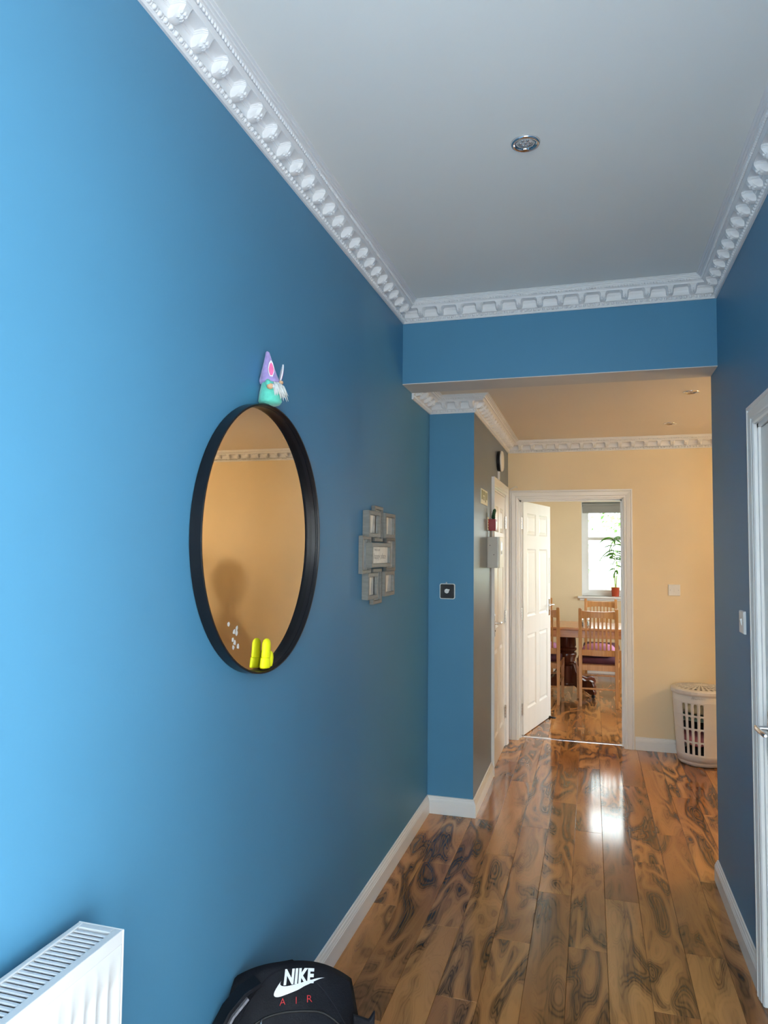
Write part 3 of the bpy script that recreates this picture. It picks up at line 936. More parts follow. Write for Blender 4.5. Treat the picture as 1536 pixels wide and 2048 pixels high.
# ------------------------------------------------------------------ round mirror
MC = (LX, 1.908, 1.568)
mr = thing('round_mirror', MC, 'large round mirror with a deep black metal rim on the left blue wall', 'mirror')
Ro = 0.391
MB().lathe([(Ro-0.004, 0.001), (Ro, 0.003), (Ro, 0.0345), (Ro-0.001, 0.0355), (Ro-0.005, 0.0355), (Ro-0.0058, 0.0345), (Ro-0.0062, 0.0225), (Ro-0.0085, 0.0215), (Ro-0.0090, 0.009), (Ro-0.010, 0.001)], 96, axis='X', cap=False).build('rim', 'black', mr, smooth=True)
MB().lathe([(Ro-0.006, 0.002), (Ro-0.006, 0.0085)], 96, axis='X').build('glass', 'mirror', mr)
mb = MB()
rr = random.Random(4)
for (y, z) in ((-0.195, -0.235), (-0.165, -0.258), (-0.150, -0.262), (-0.172, -0.278), (-0.160, -0.288), (-0.140, -0.30), (-0.150, -0.250), (-0.168, -0.300)):
    n = 7
    ring = [(0.0087, y+rr.uniform(0.5, 1)*0.008*cos(2*pi*i/n), z+rr.uniform(0.5, 1)*0.010*sin(2*pi*i/n)) for i in range(n)]
    mb.loft([ring, [(0.0092, p[1], p[2]) for p in ring]])
mb.build('sticker_residue', 'residue', mr)['kind'] = 'stuff'

# ------------------------------------------------------------------ gnome on the mirror
gx, gy = -0.9, 1.880
gz = MC[2]+sqrt(Ro**2-(gy-MC[1])**2)
gn = thing('plush_gnome', (gx, gy, gz), 'small plush gnome in lilac hat with bunny ears on the mirror rim', 'plush toy')
gn.rotation_euler = (radians(-4), radians(-2), radians(8))
MB().lathe([(0.004, -0.001), (0.030, 0.001), (0.0345, 0.008), (0.033, 0.022), (0.030, 0.040), (0.026, 0.058), (0.021, 0.072), (0.010, 0.078)], 18).build('body', 'mint', gn, smooth='all')
mb = MB()
rings = []
for k, (r, z) in enumerate([(0.0245, 0.062), (0.0290, 0.064), (0.0290, 0.071), (0.0265, 0.079), (0.0225, 0.092), (0.0175, 0.110), (0.0120, 0.130), (0.0078, 0.147), (0.0055, 0.157), (0.002, 0.160)]):
    rings.append([(r*cos(2*pi*j/18)*1.02-0.0015*k*0.6, r*sin(2*pi*j/18)*0.98-0.0006*k, z) for j in range(18)])
hat = mb.loft(rings).build('hat', 'lilac', gn, smooth='all')
def ear(y, tilt, spread):
    pts = [(-0.004, 0.0), (0.004, 0.0), (0.0085, 0.014), (0.0092, 0.026), (0.0055, 0.043), (0, 0.052), (-0.0055, 0.043), (-0.0092, 0.026), (-0.0085, 0.014)]
    Rm = Matrix.Rotation(spread, 4, 'Z') @ Matrix.Rotation(tilt, 4, 'Y')
    for nm, sc, t0, t1, mt_ in (('ear', 1.0, 0, 0.0035, 'whitef'), ('ear_lining', 0.78, 0.0028, 0.0048, 'pinkf')):
        mb = MB()
        f = lambda a, b, t: tuple(Rm @ Vector((t, a*sc, b*sc+0.043*(1-sc)*0.35)) + Vector(y))
        mb.prism(pts, f, t0, t1)
        par = hat if nm == 'ear' else last
        last = mb.build(nm, mt_, par, smooth=True)
ear((0.010, -0.0235, 0.076), radians(-8), radians(-62))
ear((0.0255, 0.010, 0.074), radians(10), radians(35))
mb = MB()
rr = random.Random(2)
for i in range(60):
    a = rr.uniform(-0.9, 0.9); z0 = rr.uniform(0.050, 0.064)
    L_ = rr.uniform(0.022, 0.046); o_ = rr.uniform(0.004, 0.024)
    d = Vector((cos(a), sin(a), 0))
    p0 = d*0.022+Vector((0, 0, z0)); p1 = d*(0.030+o_*0.5)+Vector((0, 0, z0-L_*0.35)); p2 = d*(0.029+o_)+Vector((0, rr.uniform(-.005, .005), z0-L_))
    mb.tube([p0, p1, p2], [0.0032, 0.0036, 0.0004], 5)
mb.ball((0.024, 0, 0.044), (0.010, 0.019, 0.017), 10, 7)
mb.build('beard', 'beard', gn, smooth='all')
MB().ball((0.033, 0.0, 0.064), (0.007, 0.007, 0.006), 10, 6).build('nose', 'skin', gn, smooth='all')
for s_ in (-1, 1):
    MB().tube([(0.0, s_*0.020, 0.066), (0.003, s_*0.031, 0.056), (0.012, s_*0.034, 0.048)], [0.008, 0.009, 0.0085], 10).build('arm', 'mint', gn, smooth='all')
    hnd = MB().ball((0.011, s_*0.035, 0.044), (0.0105, 0.008, 0.0085), 10, 7).build('hand', 'skin', gn, smooth='all')
    MB().tube([(0.016, s_*0.033, 0.049), (0.0205, s_*0.034, 0.040)], [0.0045, 0.0048], 8).build('cuff', 'whitef', hnd, smooth=True)

# ------------------------------------------------------------------ yellow bunnies on the mirror rim
def bunny(y, lean, label, tail):
    z = MC[2]-sqrt((Ro-0.010)**2-(y-MC[1])**2)
    t = thing('yellow_bunny', (LX+0.0245, y, z+0.0015), label, 'ornament')
    t.rotation_euler = (lean, 0, 0)
    prof = [(0.012, 0.000), (0.0260, 0.001), (0.0285, 0.006), (0.0270, 0.015), (0.0245, 0.024), (0.0235, 0.0295), (0.0215, 0.031)]
    rings = [[(min(w_*0.5, 0.0115)*cos(2*pi*j/16), w_*sin(2*pi*j/16)*0.92, h) for j in range(16)] for w_, h in prof]
    MB().loft(rings).build('body', 'yellow', t, smooth='all')
    prof = [(0.0200, 0.0305), (0.0232, 0.033), (0.0238, 0.042), (0.0215, 0.052), (0.0215, 0.062), (0.0208, 0.072), (0.0165, 0.080), (0.0085, 0.0845), (0.002, 0.0855)]
    rings = [[(min(w_*0.5, 0.0105)*cos(2*pi*j/16), w_*sin(2*pi*j/16)*0.92+0.003, h) for j in range(16)] for w_, h in prof]
    MB().loft(rings).build('head_with_ears', 'yellow', t, smooth='all')
    if tail:
        mb = MB()
        prof = [(0.004, 0.002), (0.013, 0.004), (0.0165, 0.015), (0.0175, 0.030), (0.0150, 0.041), (0.008, 0.047), (0.001, 0.0485)]
        rings = [[(0.5*w_*cos(2*pi*j/14), 0.030+w_*sin(2*pi*j/14), h) for j in range(14)] for w_, h in prof]
        mb.loft(rings).build('tail', 'yellow', t, smooth='all')
bunny(1.905, radians(-4), 'bright yellow bunny shaped ornament standing in the bottom of the mirror rim', True)

# ------------------------------------------------------------------ collage frame
cf = thing('collage_frame', (LX, 3.085, 1.30), 'grey multi-aperture collage photo frame on the blue wall past the mirror', 'picture frame')
def aperture(y0, y1, z0, z1, d, b, photo, label=None, tilted=0):
    y0 -= 3.085; y1 -= 3.085; z0 -= 1.30; z1 -= 1.30
    R = lambda i, x: [(x, y0+i, z0+i), (x, y1-i, z0+i), (x, y1-i, z1-i), (x, y0+i, z1-i)]
    mb = MB()
    mb.loft([R(0.001, 0.002), R(0, d-0.002), R(0.002, d), R(b-0.002, d), R(b, d-0.002), R(b, d-0.012), R(b, 0.003)], cap=False)
    fo = mb.build('aperture_frame', 'frame_g', cf)
    ph = MB().box(d-0.014, y0+b*0.9, z0+b*0.9, d-0.012, y1-b*0.9, z1-b*0.9).build('photo', photo, fo)
    if tilted:
        yy0, yy1, zz0, zz1 = y0+b*0.95, y1-b*0.95, z0+b*0.95, z1-b*0.95
        a = yy0+(yy1-yy0)*0.42; c = yy0+(yy1-yy0)*(0.42+0.22*tilted)
        mb = MB(); mb.prism([(yy0, zz0), (a, zz0), (c, zz1), (yy0, zz1)], lambda p, q, t: (t, p, q), d-0.0119, d-0.0115)
        mb.build('print', 'paper', fo)
    return fo
aperture(3.000, 3.130, 1.575, 1.735, 0.020, 0.016, 'paper2')
aperture(2.985, 3.120, 1.298, 1.455, 0.020, 0.016, 'paper2')
aperture(2.826, 2.950, 1.436, 1.598, 0.020, 0.016, 'paper2', tilted=0.01)
aperture(3.190, 3.350, 1.438, 1.598, 0.020, 0.016, 'paper2')
aperture(2.878, 3.050, 1.593, 1.708, 0.032, 0.018, 'paper2', tilted=0.6)
aperture(3.130, 3.300, 1.594, 1.710, 0.032, 0.018, 'paper2', tilted=0.3)
aperture(2.875, 3.020, 1.325, 1.439, 0.032, 0.018, 'paper2', tilted=0.8)
aperture(3.128, 3.295, 1.326, 1.440, 0.032, 0.018, 'paper2', tilted=1.0)
ce = aperture(2.908, 3.208, 1.461, 1.570, 0.037, 0.018, 'paper')
def wall_text(txt, size, yc, zc_, x, parent, **k):
    vs, fs = text_mesh(txt, size, **k)
    mb = MB(); mb.add([(x, yc+v[0], zc_+v[1]) for v in vs], fs)
    return mb.build('lettering', 'ink', parent, recalc=False)
wall_text('happy place', 0.036, 3.060-3.085, 1.510-1.30, 0.0254, ce, shear=0.25, sx=1.12, offset=-0.0005)
wall_text('THIS IS OUR', 0.013, 3.02-3.085, 1.538-1.30, 0.0254, ce, sx=1.2)

# ------------------------------------------------------------------ radiator
RY1, RY0, RZ0, RZ1 = 1.128, 0.20, 0.17, 0.852
rx0, rx1 = -0.900, -0.806
rd = thing('radiator', (-0.853, RY1, 0), 'white steel panel radiator with slatted top below the left wall', 'radiator')
X = lambda x: x+0.853
Y = lambda y: y-RY1
# corrugated front panel
pts = []
fx = X(rx1)
prof = []
y = RY0+0.035
while y < RY1-0.030:
    prof += [(y, 0), (y+0.003, -0.003), (y+0.009, -0.0055), (y+0.017, -0.0055), (y+0.0235, -0.002), (y+0.0265, 0)]
    y += 0.0305
mb = MB()
cols = [(RY0+0.004, 0)]+prof+[(RY1-0.006, 0)]
zs = [(RZ0+0.002, 0), (RZ0+0.05, 0), (RZ0+0.062, 1), (RZ1-0.092, 1), (RZ1-0.070, 0), (RZ1-0.026, 0), (RZ1-0.020, -0.8)]
grid = []
for z, k in zs:
    grid.append([(fx+(d*k if k > 0 else (-0.002 if k < 0 else 0)), Y(yy), z) for yy, d in cols])
mb.loft(grid, cap=False, closed=False)
mb.build('front_panel', 'radw', rd, smooth=True, angle=50)
mb = MB()
mb.box(X(rx0), Y(RY0+0.01), RZ0, X(rx0)+0.012, Y(RY1-0.008), RZ1-0.025)
mb.build('back_panel', 'radw', rd)
mb = MB()
yy = RY0+0.03
while yy < RY1-0.03:
    mb.box(X(rx0)+0.014, Y(yy), RZ0+0.03, X(rx1)-0.012, Y(yy)+0.001, RZ1-0.045)
    yy += 0.016
mb.build('convector_fins', 'radin', rd)
for yy0, yy1 in ((RY1-0.004, RY1), (RY0, RY0+0.004)):
    MB().box(X(rx0)-0.001, Y(yy0), RZ0-0.004, X(rx1)+0.001, Y(yy1), RZ1).build('side_panel', 'radw', rd, bevel=0.0015)
gr = MB()
gr.box(X(rx0), Y(RY0+0.0045), RZ1-0.024, X(rx0)+0.0105, Y(RY1-0.0045), RZ1)
gr.box(X(rx1)-0.016, Y(RY0+0.0045), RZ1-0.024, X(rx1), Y(RY1-0.0045), RZ1)
gr.box(X(rx0)+0.0105, Y(RY1-0.018), RZ1-0.010, X(rx1)-0.016, Y(RY1-0.0045), RZ1)
gr.box(X(rx0)+0.0105, Y(RY0+0.0045), RZ1-0.010, X(rx1)-0.016, Y(RY0+0.018), RZ1)
grl = gr.build('top_grille', 'radw', rd, bevel=0.0015)
yy = RY1-0.018-0.0045
sl = None
while yy > RY0+0.02:
    if sl is None:
        sl = MB().box(X(rx0)+0.010, -0.0070, RZ1-0.0055, X(rx1)-0.0155, 0.0, RZ1-0.002).build('slat', 'radw', grl, bevel=0.0012, seg=1)
        o = sl
    else:
        o = sl.copy(); COL.objects.link(o); o.parent = grl
    o.location = (0, Y(yy), 0)
    yy -= 0.0117
for yy in (RY0+0.12, RY1-0.15):
    MB().box(LX+0.853+0.001, Y(yy), RZ0+0.05, X(rx0)-0.0015, Y(yy)+0.03, RZ1-0.06).build('wall_bracket', 'radw', rd)
for yy in (RY0+0.05, RY1-0.05):
    MB().tube([(0.0, Y(yy), 0.0005), (0.0, Y(yy), RZ0+0.01)], 0.008, 8).build('pipe', 'radw', rd, smooth=True)

# ------------------------------------------------------------------ backpack
BT = radians(33)
bp_ = thing('backpack', (-0.740, 1.750, 0.0), 'black sports backpack with white logo slumped on the floor against the left wall', 'backpack', rz=BT)
BW, BH, BLEAN = 0.210, 0.400, 0.14


def bag_pt(a, z, front):
    """a across (-1..1), z height fraction 0..1 ; returns local point on front/back skin"""
    k = 1-abs(a)**3.0
    top = 1-max(0, (z-0.72)/0.28)**3
    bot = 1-max(0, (0.10-z)/0.10)**3*0.5
    bulge = max(0.0, k)**0.55*max(0.0, top)**0.5*bot
    lean = z*z*BLEAN*0.55+z*BLEAN*0.45
    x = a*BW*(1-0.10*z*z)
    h = BH*z*(1-0.16*abs(a)**2.4 - 0.03*a)
    if front:
        y = lean-0.115*bulge*(1.0-0.90*z*z)
        y += 0.006*mnoise.noise(Vector((a*3.1, z*5.0, 1.3)))*bulge + 0.003*mnoise.noise(Vector((a*8.1, z*11.0, 4.3)))*bulge
    else:
        y = lean+0.035*bulge
    wx = -0.740+x*cos(BT)-y*sin(BT)          # the back is pressed flat by the wall and baseboard
    lim = -0.930 if h > 0.10 else -0.918
    if wx < lim:
        d_ = lim-wx
        x += d_*cos(BT); y -= d_*sin(BT)
    return Vector((x, y, h+0.0005))


mb = MB()
NA, NZ = 33, 29
for fr in (True, False):
    rows = [[bag_pt(-1+2*i/(NA-1), j/(NZ-1), fr) for i in range(NA)] for j in range(NZ)]
    mb.loft(rows, cap=False, closed=False)
o = mb.build('body', 'bag', bp_, smooth='all')
b = bmesh.new(); b.from_mesh(o.data); bmesh.ops.remove_doubles(b, verts=b.verts, dist=0.0008); bmesh.ops.recalc_face_normals(b, faces=b.faces); b.to_mesh(o.data); b.free()
for p in o.data.polygons: p.use_smooth = True
body = o


def bag_front(ax, zh, off):
    """ax metres across, zh metres up -> point lifted off the front skin"""
    a = max(-0.98, min(0.98, ax/BW)); z = max(0, min(0.98, zh/BH))
    e = 0.01
    p = bag_pt(a, z, True)
    n = (bag_pt(a+e, z, True)-bag_pt(a-e, z, True)).cross(bag_pt(a, z+e, True)-bag_pt(a, z-e, True)).normalized()
    if n.y > 0: n = -n
    return p+n*off


def decal(poly_vs, fs, ca, cz, rot, name, mt_, off=0.0012, sub=0):
    mb = MB()
    c, s = cos(rot), sin(rot)
    pts = [(ca+v[0]*c-v[1]*s, cz+v[0]*s+v[1]*c) for v in poly_vs]
    mb.add([tuple(bag_front(x, z, off)) for x, z in pts], fs)
    return mb.build(name, mt_, bp_, recalc=False)


def fine(vs, fs, cut=2):
    me = bpy.data.meshes.new('t'); me.from_pydata(vs, [], fs)
    b = bmesh.new(); b.from_mesh(me)
    bmesh.ops.triangulate(b, faces=b.faces)
    bmesh.ops.subdivide_edges(b, edges=[e for e in b.edges if e.calc_length() > 0.008], cuts=cut, use_grid_fill=True)
    b.to_mesh(me); b.free()
    r = [tuple(v.co) for v in me.vertices], [tuple(p.vertices) for p in me.polygons]
    bpy.data.meshes.remove(me)
    return r


def fit(vs, w_, h):
    x0, x1 = min(v[0] for v in vs), max(v[0] for v in vs); y0, y1 = min(v[1] for v in vs), max(v[1] for v in vs)
    return [((v[0]-(x0+x1)/2)*w_/(x1-x0), (v[1]-(y0+y1)/2)*h/(y1-y0), 0) for v in vs]


vs, fs = text_mesh('NIKE', 1.0, shear=0.30, offset=0.045, sx=0.8, spacing=1.04)
vs, fs = fine(fit(vs, 0.098, 0.0250), fs)
decal(vs, fs, 0.036, 0.3745, 0.0, 'logo_lettering', 'bagw', 0.0042)
# curved tick mark below the lettering
def bez(p0, p1, p2, p3, n=18):
    return [((1-t)**3*p0[0]+3*(1-t)**2*t*p1[0]+3*(1-t)*t*t*p2[0]+t**3*p3[0], (1-t)**3*p0[1]+3*(1-t)**2*t*p1[1]+3*(1-t)*t*t*p2[1]+t**3*p3[1]) for t in [i/n for i in range(n+1)]]
upper = bez((-0.62, 0.44), (-0.80, 0.05), (-0.50, -0.10), (1.0, 0.62))
lower = bez((-0.62, 0.44), (-1.40, -0.95), (-0.55, -0.62), (1.0, 0.62))
vs = [(x, y, 0) for x, y in upper+lower[1:-1]]
n_ = len(upper)
fs = [(0, 1, n_)]
for i in range(1, n_-2):
    fs.append((i, i+1, n_+i, n_+i-1))
fs.append((n_-2, n_-1, n_+n_-3))
vs, fs = fine(fit(vs, 0.156, 0.0300), fs)
decal(vs, fs, 0.036, 0.3595, 0.0, 'logo_tick', 'bagw', 0.0028)
for ch, dx, w_ in (('A', -0.040, 0.017), ('I', 0.0, 0.004), ('R', 0.038, 0.015)):
    vs, fs = text_mesh(ch, 1.0, offset=-0.012, shear=0.12)
    decal(fit(vs, w_, 0.0115), fs, 0.020+dx, 0.3365+dx*0.02, 0.0, 'logo_lettering', 'bagr', 0.0024)
# front pocket seam, zip and pull
mb = MB()
mb.tube([bag_front(-0.165+0.33*t, 0.318-0.05*(2*t-1)**4, 0.001) for t in [i/24 for i in range(25)]], 0.0030, 6)
mb.build('pocket_zip', 'rubber', bp_, smooth='all')
MB().tube([bag_front(-0.080, 0.316, 0.003), bag_front(-0.083, 0.307, 0.005), bag_front(-0.085, 0.297, 0.003)], [0.003, 0.0035, 0.0025], 6).build('zip_pull', 'chrome', bp_, smooth='all')
mb = MB()
mb.tube([bag_front(-0.196*cos(t)*0.93, 0.20+0.188*sin(t), 0.0) for t in [pi*i/30 for i in range(31)]], 0.0016, 6)
mb.build('seam_piping', 'bag', bp_, smooth='all')
# shoulder strap loop at the wall side with grey lining
def ribbon(pts, wv, th):
    mb = MB()
    rings = []
    for i, p in enumerate(pts):
        p = Vector(p); t = (Vector(pts[min(i+1, len(pts)-1)])-Vector(pts[max(i-1, 0)])).normalized()
        w_ = Vector(wv[i] if isinstance(wv, list) else wv); n = t.cross(w_).normalized()*th
        rings.append([p-w_-n, p+w_-n, p+w_+n, p-w_+n])
    return mb.loft(rings)
sp = [(-0.200, -0.02, 0.20), (-0.205, -0.005, 0.27), (-0.195, 0.012, 0.325), (-0.165, 0.035, 0.362), (-0.125, 0.062, 0.385), (-0.08, 0.085, 0.392)]
st_ = ribbon(sp, (0.006, -0.028, 0.004), 0.005).build('shoulder_strap', 'bag', bp_, smooth=True, bevel=0.002)
sp2 = [(p[0]+0.010, p[1]-0.004, p[2]-0.010) for p in sp[1:5]]
ribbon(sp2, (0.005, -0.022, 0.003), 0.003).build('strap_lining', 'bagg', st_, smooth=True)
MB().tube([(-0.03, 0.135, 0.384), (-0.02, 0.145, 0.392), (0.02, 0.147, 0.392), (0.035, 0.138, 0.384)], 0.006, 8).build('grab_handle', 'bag', bp_, smooth='all')
fl_ = [(0.165, 0.22), (0.222, 0.235), (0.226, 0.300), (0.210, 0.278), (0.165, 0.30)]
mb = MB(); mb.prism(fl_, lambda p, q, t: (p, t, q), 0.02, 0.034)
mb.build('side_flap', 'bag', bp_, bevel=0.004)
mb = MB(); mb.tube([(-0.18, -0.02, 0.02), (-0.19, -0.01, 0.12), (-0.17, 0.0, 0.22)], [0.02, 0.03, 0.015], 10)
mb.build('side_pocket', 'bag', bp_, smooth='all')

# ------------------------------------------------------------------ thermostat
th = thing('thermostat', (-0.820, YP, 1.300), 'square black faced thermostat with white border on the blue pillar', 'thermostat')
def rrect(hw, r, y, n=5):
    pts = []
    for cx, cz, a0 in ((hw-r, hw-r, 0), (-hw+r, hw-r, 90), (-hw+r, -hw+r, 180), (hw-r, -hw+r, 270)):
        for i in range(n+1):
            a = radians(a0+90*i/n); pts.append((cx+r*cos(a), y, cz+r*sin(a)))
    return pts
MB().loft([rrect(0.045, 0.010, 0), rrect(0.046, 0.011, -0.014), rrect(0.045, 0.010, -0.016)]).build('case', 'white_p', th, smooth=True)
MB().loft([rrect(0.0415, 0.008, -0.0158), rrect(0.0412, 0.008, -0.0172)]).build('face', 'blackp', th)
MB().lathe([(0.0135, -0.0170), (0.0135, -0.0182), (0.012, -0.0186)], 24, c=(-0.003, 0, 0.001), axis='Y').build('dial', 'white_p', th, smooth=True)
MB().lathe([(0.0045, -0.0170), (0.0045, -0.0182)], 12, c=(0.010, 0, 0.0085), axis='Y').build('indicator', 'white_p', th)
MB().box(-0.010, -0.010, 0.0455, -0.004, -0.002, 0.054).build('clip', 'steel', th)

# ------------------------------------------------------------------ switches
def wall_switch(loc, rz, label, rockers=1):
    t = thing('light_switch', loc, label, 'light switch', rz=rz, group='white light switches')
    R = lambda i, y: [(-0.0435+i, y, -0.0435+i), (0.0435-i, y, -0.0435+i), (0.0435-i, y, 0.0435-i), (-0.0435+i, y, 0.0435-i)]
    pl = MB().loft([R(0, 0), R(0, -0.006), R(0.003, -0.009)]).build('plate', 'white_p', t)
    MB().loft([[(-0.007, -0.0088, -0.013), (0.007, -0.0088, -0.013), (0.007, -0.0088, 0.013), (-0.007, -0.0088, 0.013)],
               [(-0.006, -0.0105, -0.012), (0.006, -0.0105, -0.012), (0.006, -0.0140, 0.012), (-0.006, -0.0140, 0.012)]]).build('rocker', 'white_p', t)
    for s_ in (-1, 1):
        MB().lathe([(0.0032, -0.0088), (0.0032, -0.0094)], 10, c=(s_*0.030, 0, 0), axis='Y').build('screw', 'steel', pl)
    return t
wall_switch((0.625, YB, 1.253), 0, 'white light switch on the cream wall above the laundry basket')
wall_switch((RX, 3.045, 1.272), radians(-90), 'white light switch on the right blue wall beside the door')

# ------------------------------------------------------------------ alarm devices on the pillar side wall
sg = thing('wall_sign', (PX, 4.59, 1.890), 'small cream and green sign on the wall above the alarm panel', 'sign')
MB().box(0, -0.142, -0.048, 0.004, 0.142, 0.048).build('plate', 'sign', sg)
mb = MB()
for y0, y1, z0, z1 in ((-0.128, -0.075, -0.020, 0.040), (-0.060, 0.010, 0.010, 0.038), (-0.050, -0.005, -0.022, 0.004), (0.030, 0.065, -0.030, 0.036), (0.078, 0.125, -0.012, 0.036)):
    mb.box(0.0038, y0, z0, 0.0046, y1, z1)
mb.build('print', 'sign_g', sg)
ap = thing('alarm_control_box', (PX, 4.85, 1.430), 'grey metal alarm control panel mounted next to the side door', 'alarm panel')
MB().box(0, -0.10, 0, 0.066, 0.10, 0.207).build('case', 'panel_g', ap, bevel=0.002)
fr = MB().box(0.068, -0.10, 0.0, 0.084, 0.10, 0.207).build('front_cover', 'panel_f', ap, bevel=0.003)
mb = MB()
for i in range(14): mb.box(0.065, -0.101, 0.010+i*0.0142, 0.069, 0.0, 0.018+i*0.0142)
mb.build('hinge_strip', 'steel', ap)
MB().box(0.0838, -0.058, 0.085, 0.0848, 0.03, 0.180).build('display_surround', 'white_p', fr)
MB().box(0.0846, -0.040, 0.122, 0.0856, 0.020, 0.168).build('display', 'blackp', fr)
for i in range(3): MB().box(0.0846, -0.050+i*0.026, 0.092, 0.0862, -0.032+i*0.026, 0.112).build('key', 'panel_g', fr)
mb = MB()
for x, z in ((0.018, 0.150), (0.044, 0.088)): mb.lathe([(0.003, -0.1005), (0.003, -0.1012)], 8, c=(x, 0, z), axis='Y')
mb.build('rivet', 'black', ap)
cp = thing('call_point', (PX, 4.85, 1.681), 'red fire call point box above the grey alarm panel', 'call point')
MB().box(0, -0.045, 0, 0.048, 0.045, 0.078).build('housing', 'red', cp, bevel=0.003)
MB().box(0.0478, -0.028, 0.014, 0.0492, 0.028, 0.062).build('push_pane', 'white_p', cp)
MB().tube([(0.022, 0, -0.046), (0.022, 0, 0.002)], 0.008, 8).build('conduit', 'white_p', cp, smooth=True)
MB().box(0, -0.10, 0.002, 0.003, -0.055, 0.090).build('notice_plate', 'sign', cp)
mb = MB()
for i in range(4): mb.box(0.0028, -0.092, 0.014+i*0.018, 0.0038, -0.064, 0.022+i*0.018)
mb.build('notice_lettering', 'red', cp)
ct = thing('cactus_ornament', (PX+0.027, 4.85, 1.759), 'little dark green cactus ornament standing on the red call point', 'ornament')
mb = MB()
rr = random.Random(9)
for i in range(16):
    z = 0.008+0.056*i/15
    mb.ball((0.004*sin(i*2.1)+0.010*(i/15)**2, 0.006*cos(i*2.4), z), (0.012-0.004*i/15, 0.013-0.005*i/15, 0.0085), 7, 5)
mb.build('body', 'green_c', ct, smooth='all')
sp_ = MB()
for i in range(20):
    a = i*2.4; z = 0.008+0.05*i/19
    c = Vector((0.012*cos(a)+0.003, 0.012*sin(a), z)); sp_.tube([c, c+Vector((cos(a), sin(a), 0.3))*0.006], [0.0012, 0.0003], 4)
sp_.build('spines', 'green_c', ct)['kind'] = 'stuff'
al = thing('alarm_sounder', (PX, 5.30, 2.214), 'round pale alarm sounder on a dark base above the side door', 'alarm')
MB().lathe([(0.070, 0.0), (0.078, 0.004), (0.078, 0.020), (0.072, 0.024)], 28, axis='X').build('base', 'black', al, smooth=True)
MB().lathe([(0.070, 0.022), (0.077, 0.026), (0.077, 0.034), (0.070, 0.040), (0.02, 0.043)], 28, axis='X').build('cover', 'white_p', al, smooth=True)
MB().box(0.001, -0.012, -0.140, 0.016, 0.012, -0.072).build('trunking', 'white_p', al)

# ------------------------------------------------------------------ laundry basket
bk = thing('laundry_basket', (0.775, 5.775, 0), 'white plastic laundry basket with lid in front of the cream wall', 'laundry basket')
HB = 0.535
def rad(z): return 0.165+(0.198-0.165)*(z/HB)**0.9
def P(th_, z, e=0.0):
    r = rad(z)+e
    return (r*cos(th_), r*sin(th_), z)
mb = MB()
NS = 28
dth = 2*pi/NS
# slot columns: groups of four round the body
def is_slot(j): return (j % 14) in (0, 1, 2, 3)
rows = [(0.085, 0.179), (0.179, 0.273), (0.273, 0.367), (0.367, 0.461)]
OFF = radians(-115)-dth*2
def quadstrip(j, z0, z1):
    a0, a1 = OFF+j*dth, OFF+(j+1)*dth
    mb.add([P(a0, z0), P(a1, z0), P(a1, z1), P(a0, z1)], [(0, 1, 2, 3)])
zs = [0.035]
zs += [rows[0][0]]+[b for a, b in rows]+[HB]
for j in range(NS):
    for z0, z1 in zip(zs[:-1], zs[1:]):
        if is_slot(j) and (z0, z1) in rows:
            a0 = OFF+j*dth
            sl_ = 0.24; m_ = 0.006
            hole = [(sl_, z0+m_), (1-sl_, z0+m_), (1-sl_, z0+0.030), (1-sl_, z1-m_-0.012)]
            for i in range(1, 6):
                t = pi*i/6
                hole.append((0.5+(0.5-sl_)*cos(t), z1-m_-0.012+0.012*sin(t)))
            hole += [(sl_, z1-m_-0.012), (sl_, z0+0.030)]
            outer = [(0, z0), (1, z0), (1, z0+0.030), (1, z1-0.012), (1, z1), (0.75, z1), (0.5, z1), (0.25, z1), (0, z1), (0, z1-0.012), (0, z0+0.030)]
            n_ = len(hole)
            mb.add([P(a0+u*dth, z) for u, z in hole]+[P(a0+u*dth, z) for u, z in outer],
                   [(i, (i+1) % n_, n_+(i+1) % n_, n_+i) for i in range(n_)])
        else:
            quadstrip(j, z0, z1)
body_b = mb.build('body', 'basket', bk)
b = bmesh.new(); b.from_mesh(body_b.data); bmesh.ops.remove_doubles(b, verts=b.verts, dist=0.0004); bmesh.ops.recalc_face_normals(b, faces=b.faces); b.to_mesh(body_b.data); b.free()
for p in body_b.data.polygons: p.use_smooth = True
so = body_b.modifiers.new('solidify', 'SOLIDIFY'); so.thickness = 0.003; so.offset = -1
MB().lathe([(0.02, 0.002), (0.135, 0.0008), (0.150, 0.004), (0.162, 0.018), (0.1672, 0.035), (0.163, 0.036), (0.150, 0.016), (0.02, 0.014)], 48).build('base', 'basket', bk, smooth=True)
mb = MB()
for z in (0.081, 0.179, 0.273, 0.367, 0.466):
    r = rad(z)
    mb.lathe([(r, z-0.0016), (r+0.0015, z), (r, z+0.0016)], 48, cap=False)
mb.build('moulded_rib', 'basket', bk, smooth='all')
# lid with radial slots
mb = MB()
zl = lambda r: HB+0.012+0.022*(1-(r/0.205)**2)
def Q(th_, r): return (r*cos(th_), r*sin(th_), zl(r))
def lid_cells(r0, r1, n, sw, a_off=0.0):
    d = 2*pi/n
    for j in range(n):
        a = j*d+a_off
        m_ = 0.12*(r1-r0)
        hole = [(0.5-sw, r0+m_), (0.5+sw, r0+m_), (0.5+sw, r1-m_), (0.5-sw, r1-m_)]
        outer = [(0, r0), (1, r0), (1, r1), (0, r1)]
        mb.add([Q(a+u*d, r) for u, r in hole]+[Q(a+u*d, r) for u, r in outer], [(i, (i+1) % 4, 4+(i+1) % 4, 4+i) for i in range(4)])
n_ = 28
mb.add([Q(2*pi*j/n_, 0.045) for j in range(n_)]+[(0, 0, zl(0))], [(j, (j+1) % n_, n_) for j in range(n_)])
lid_cells(0.045, 0.090, n_, 0.27); lid_cells(0.090, 0.135, n_, 0.27); lid_cells(0.135, 0.178, n_, 0.25)
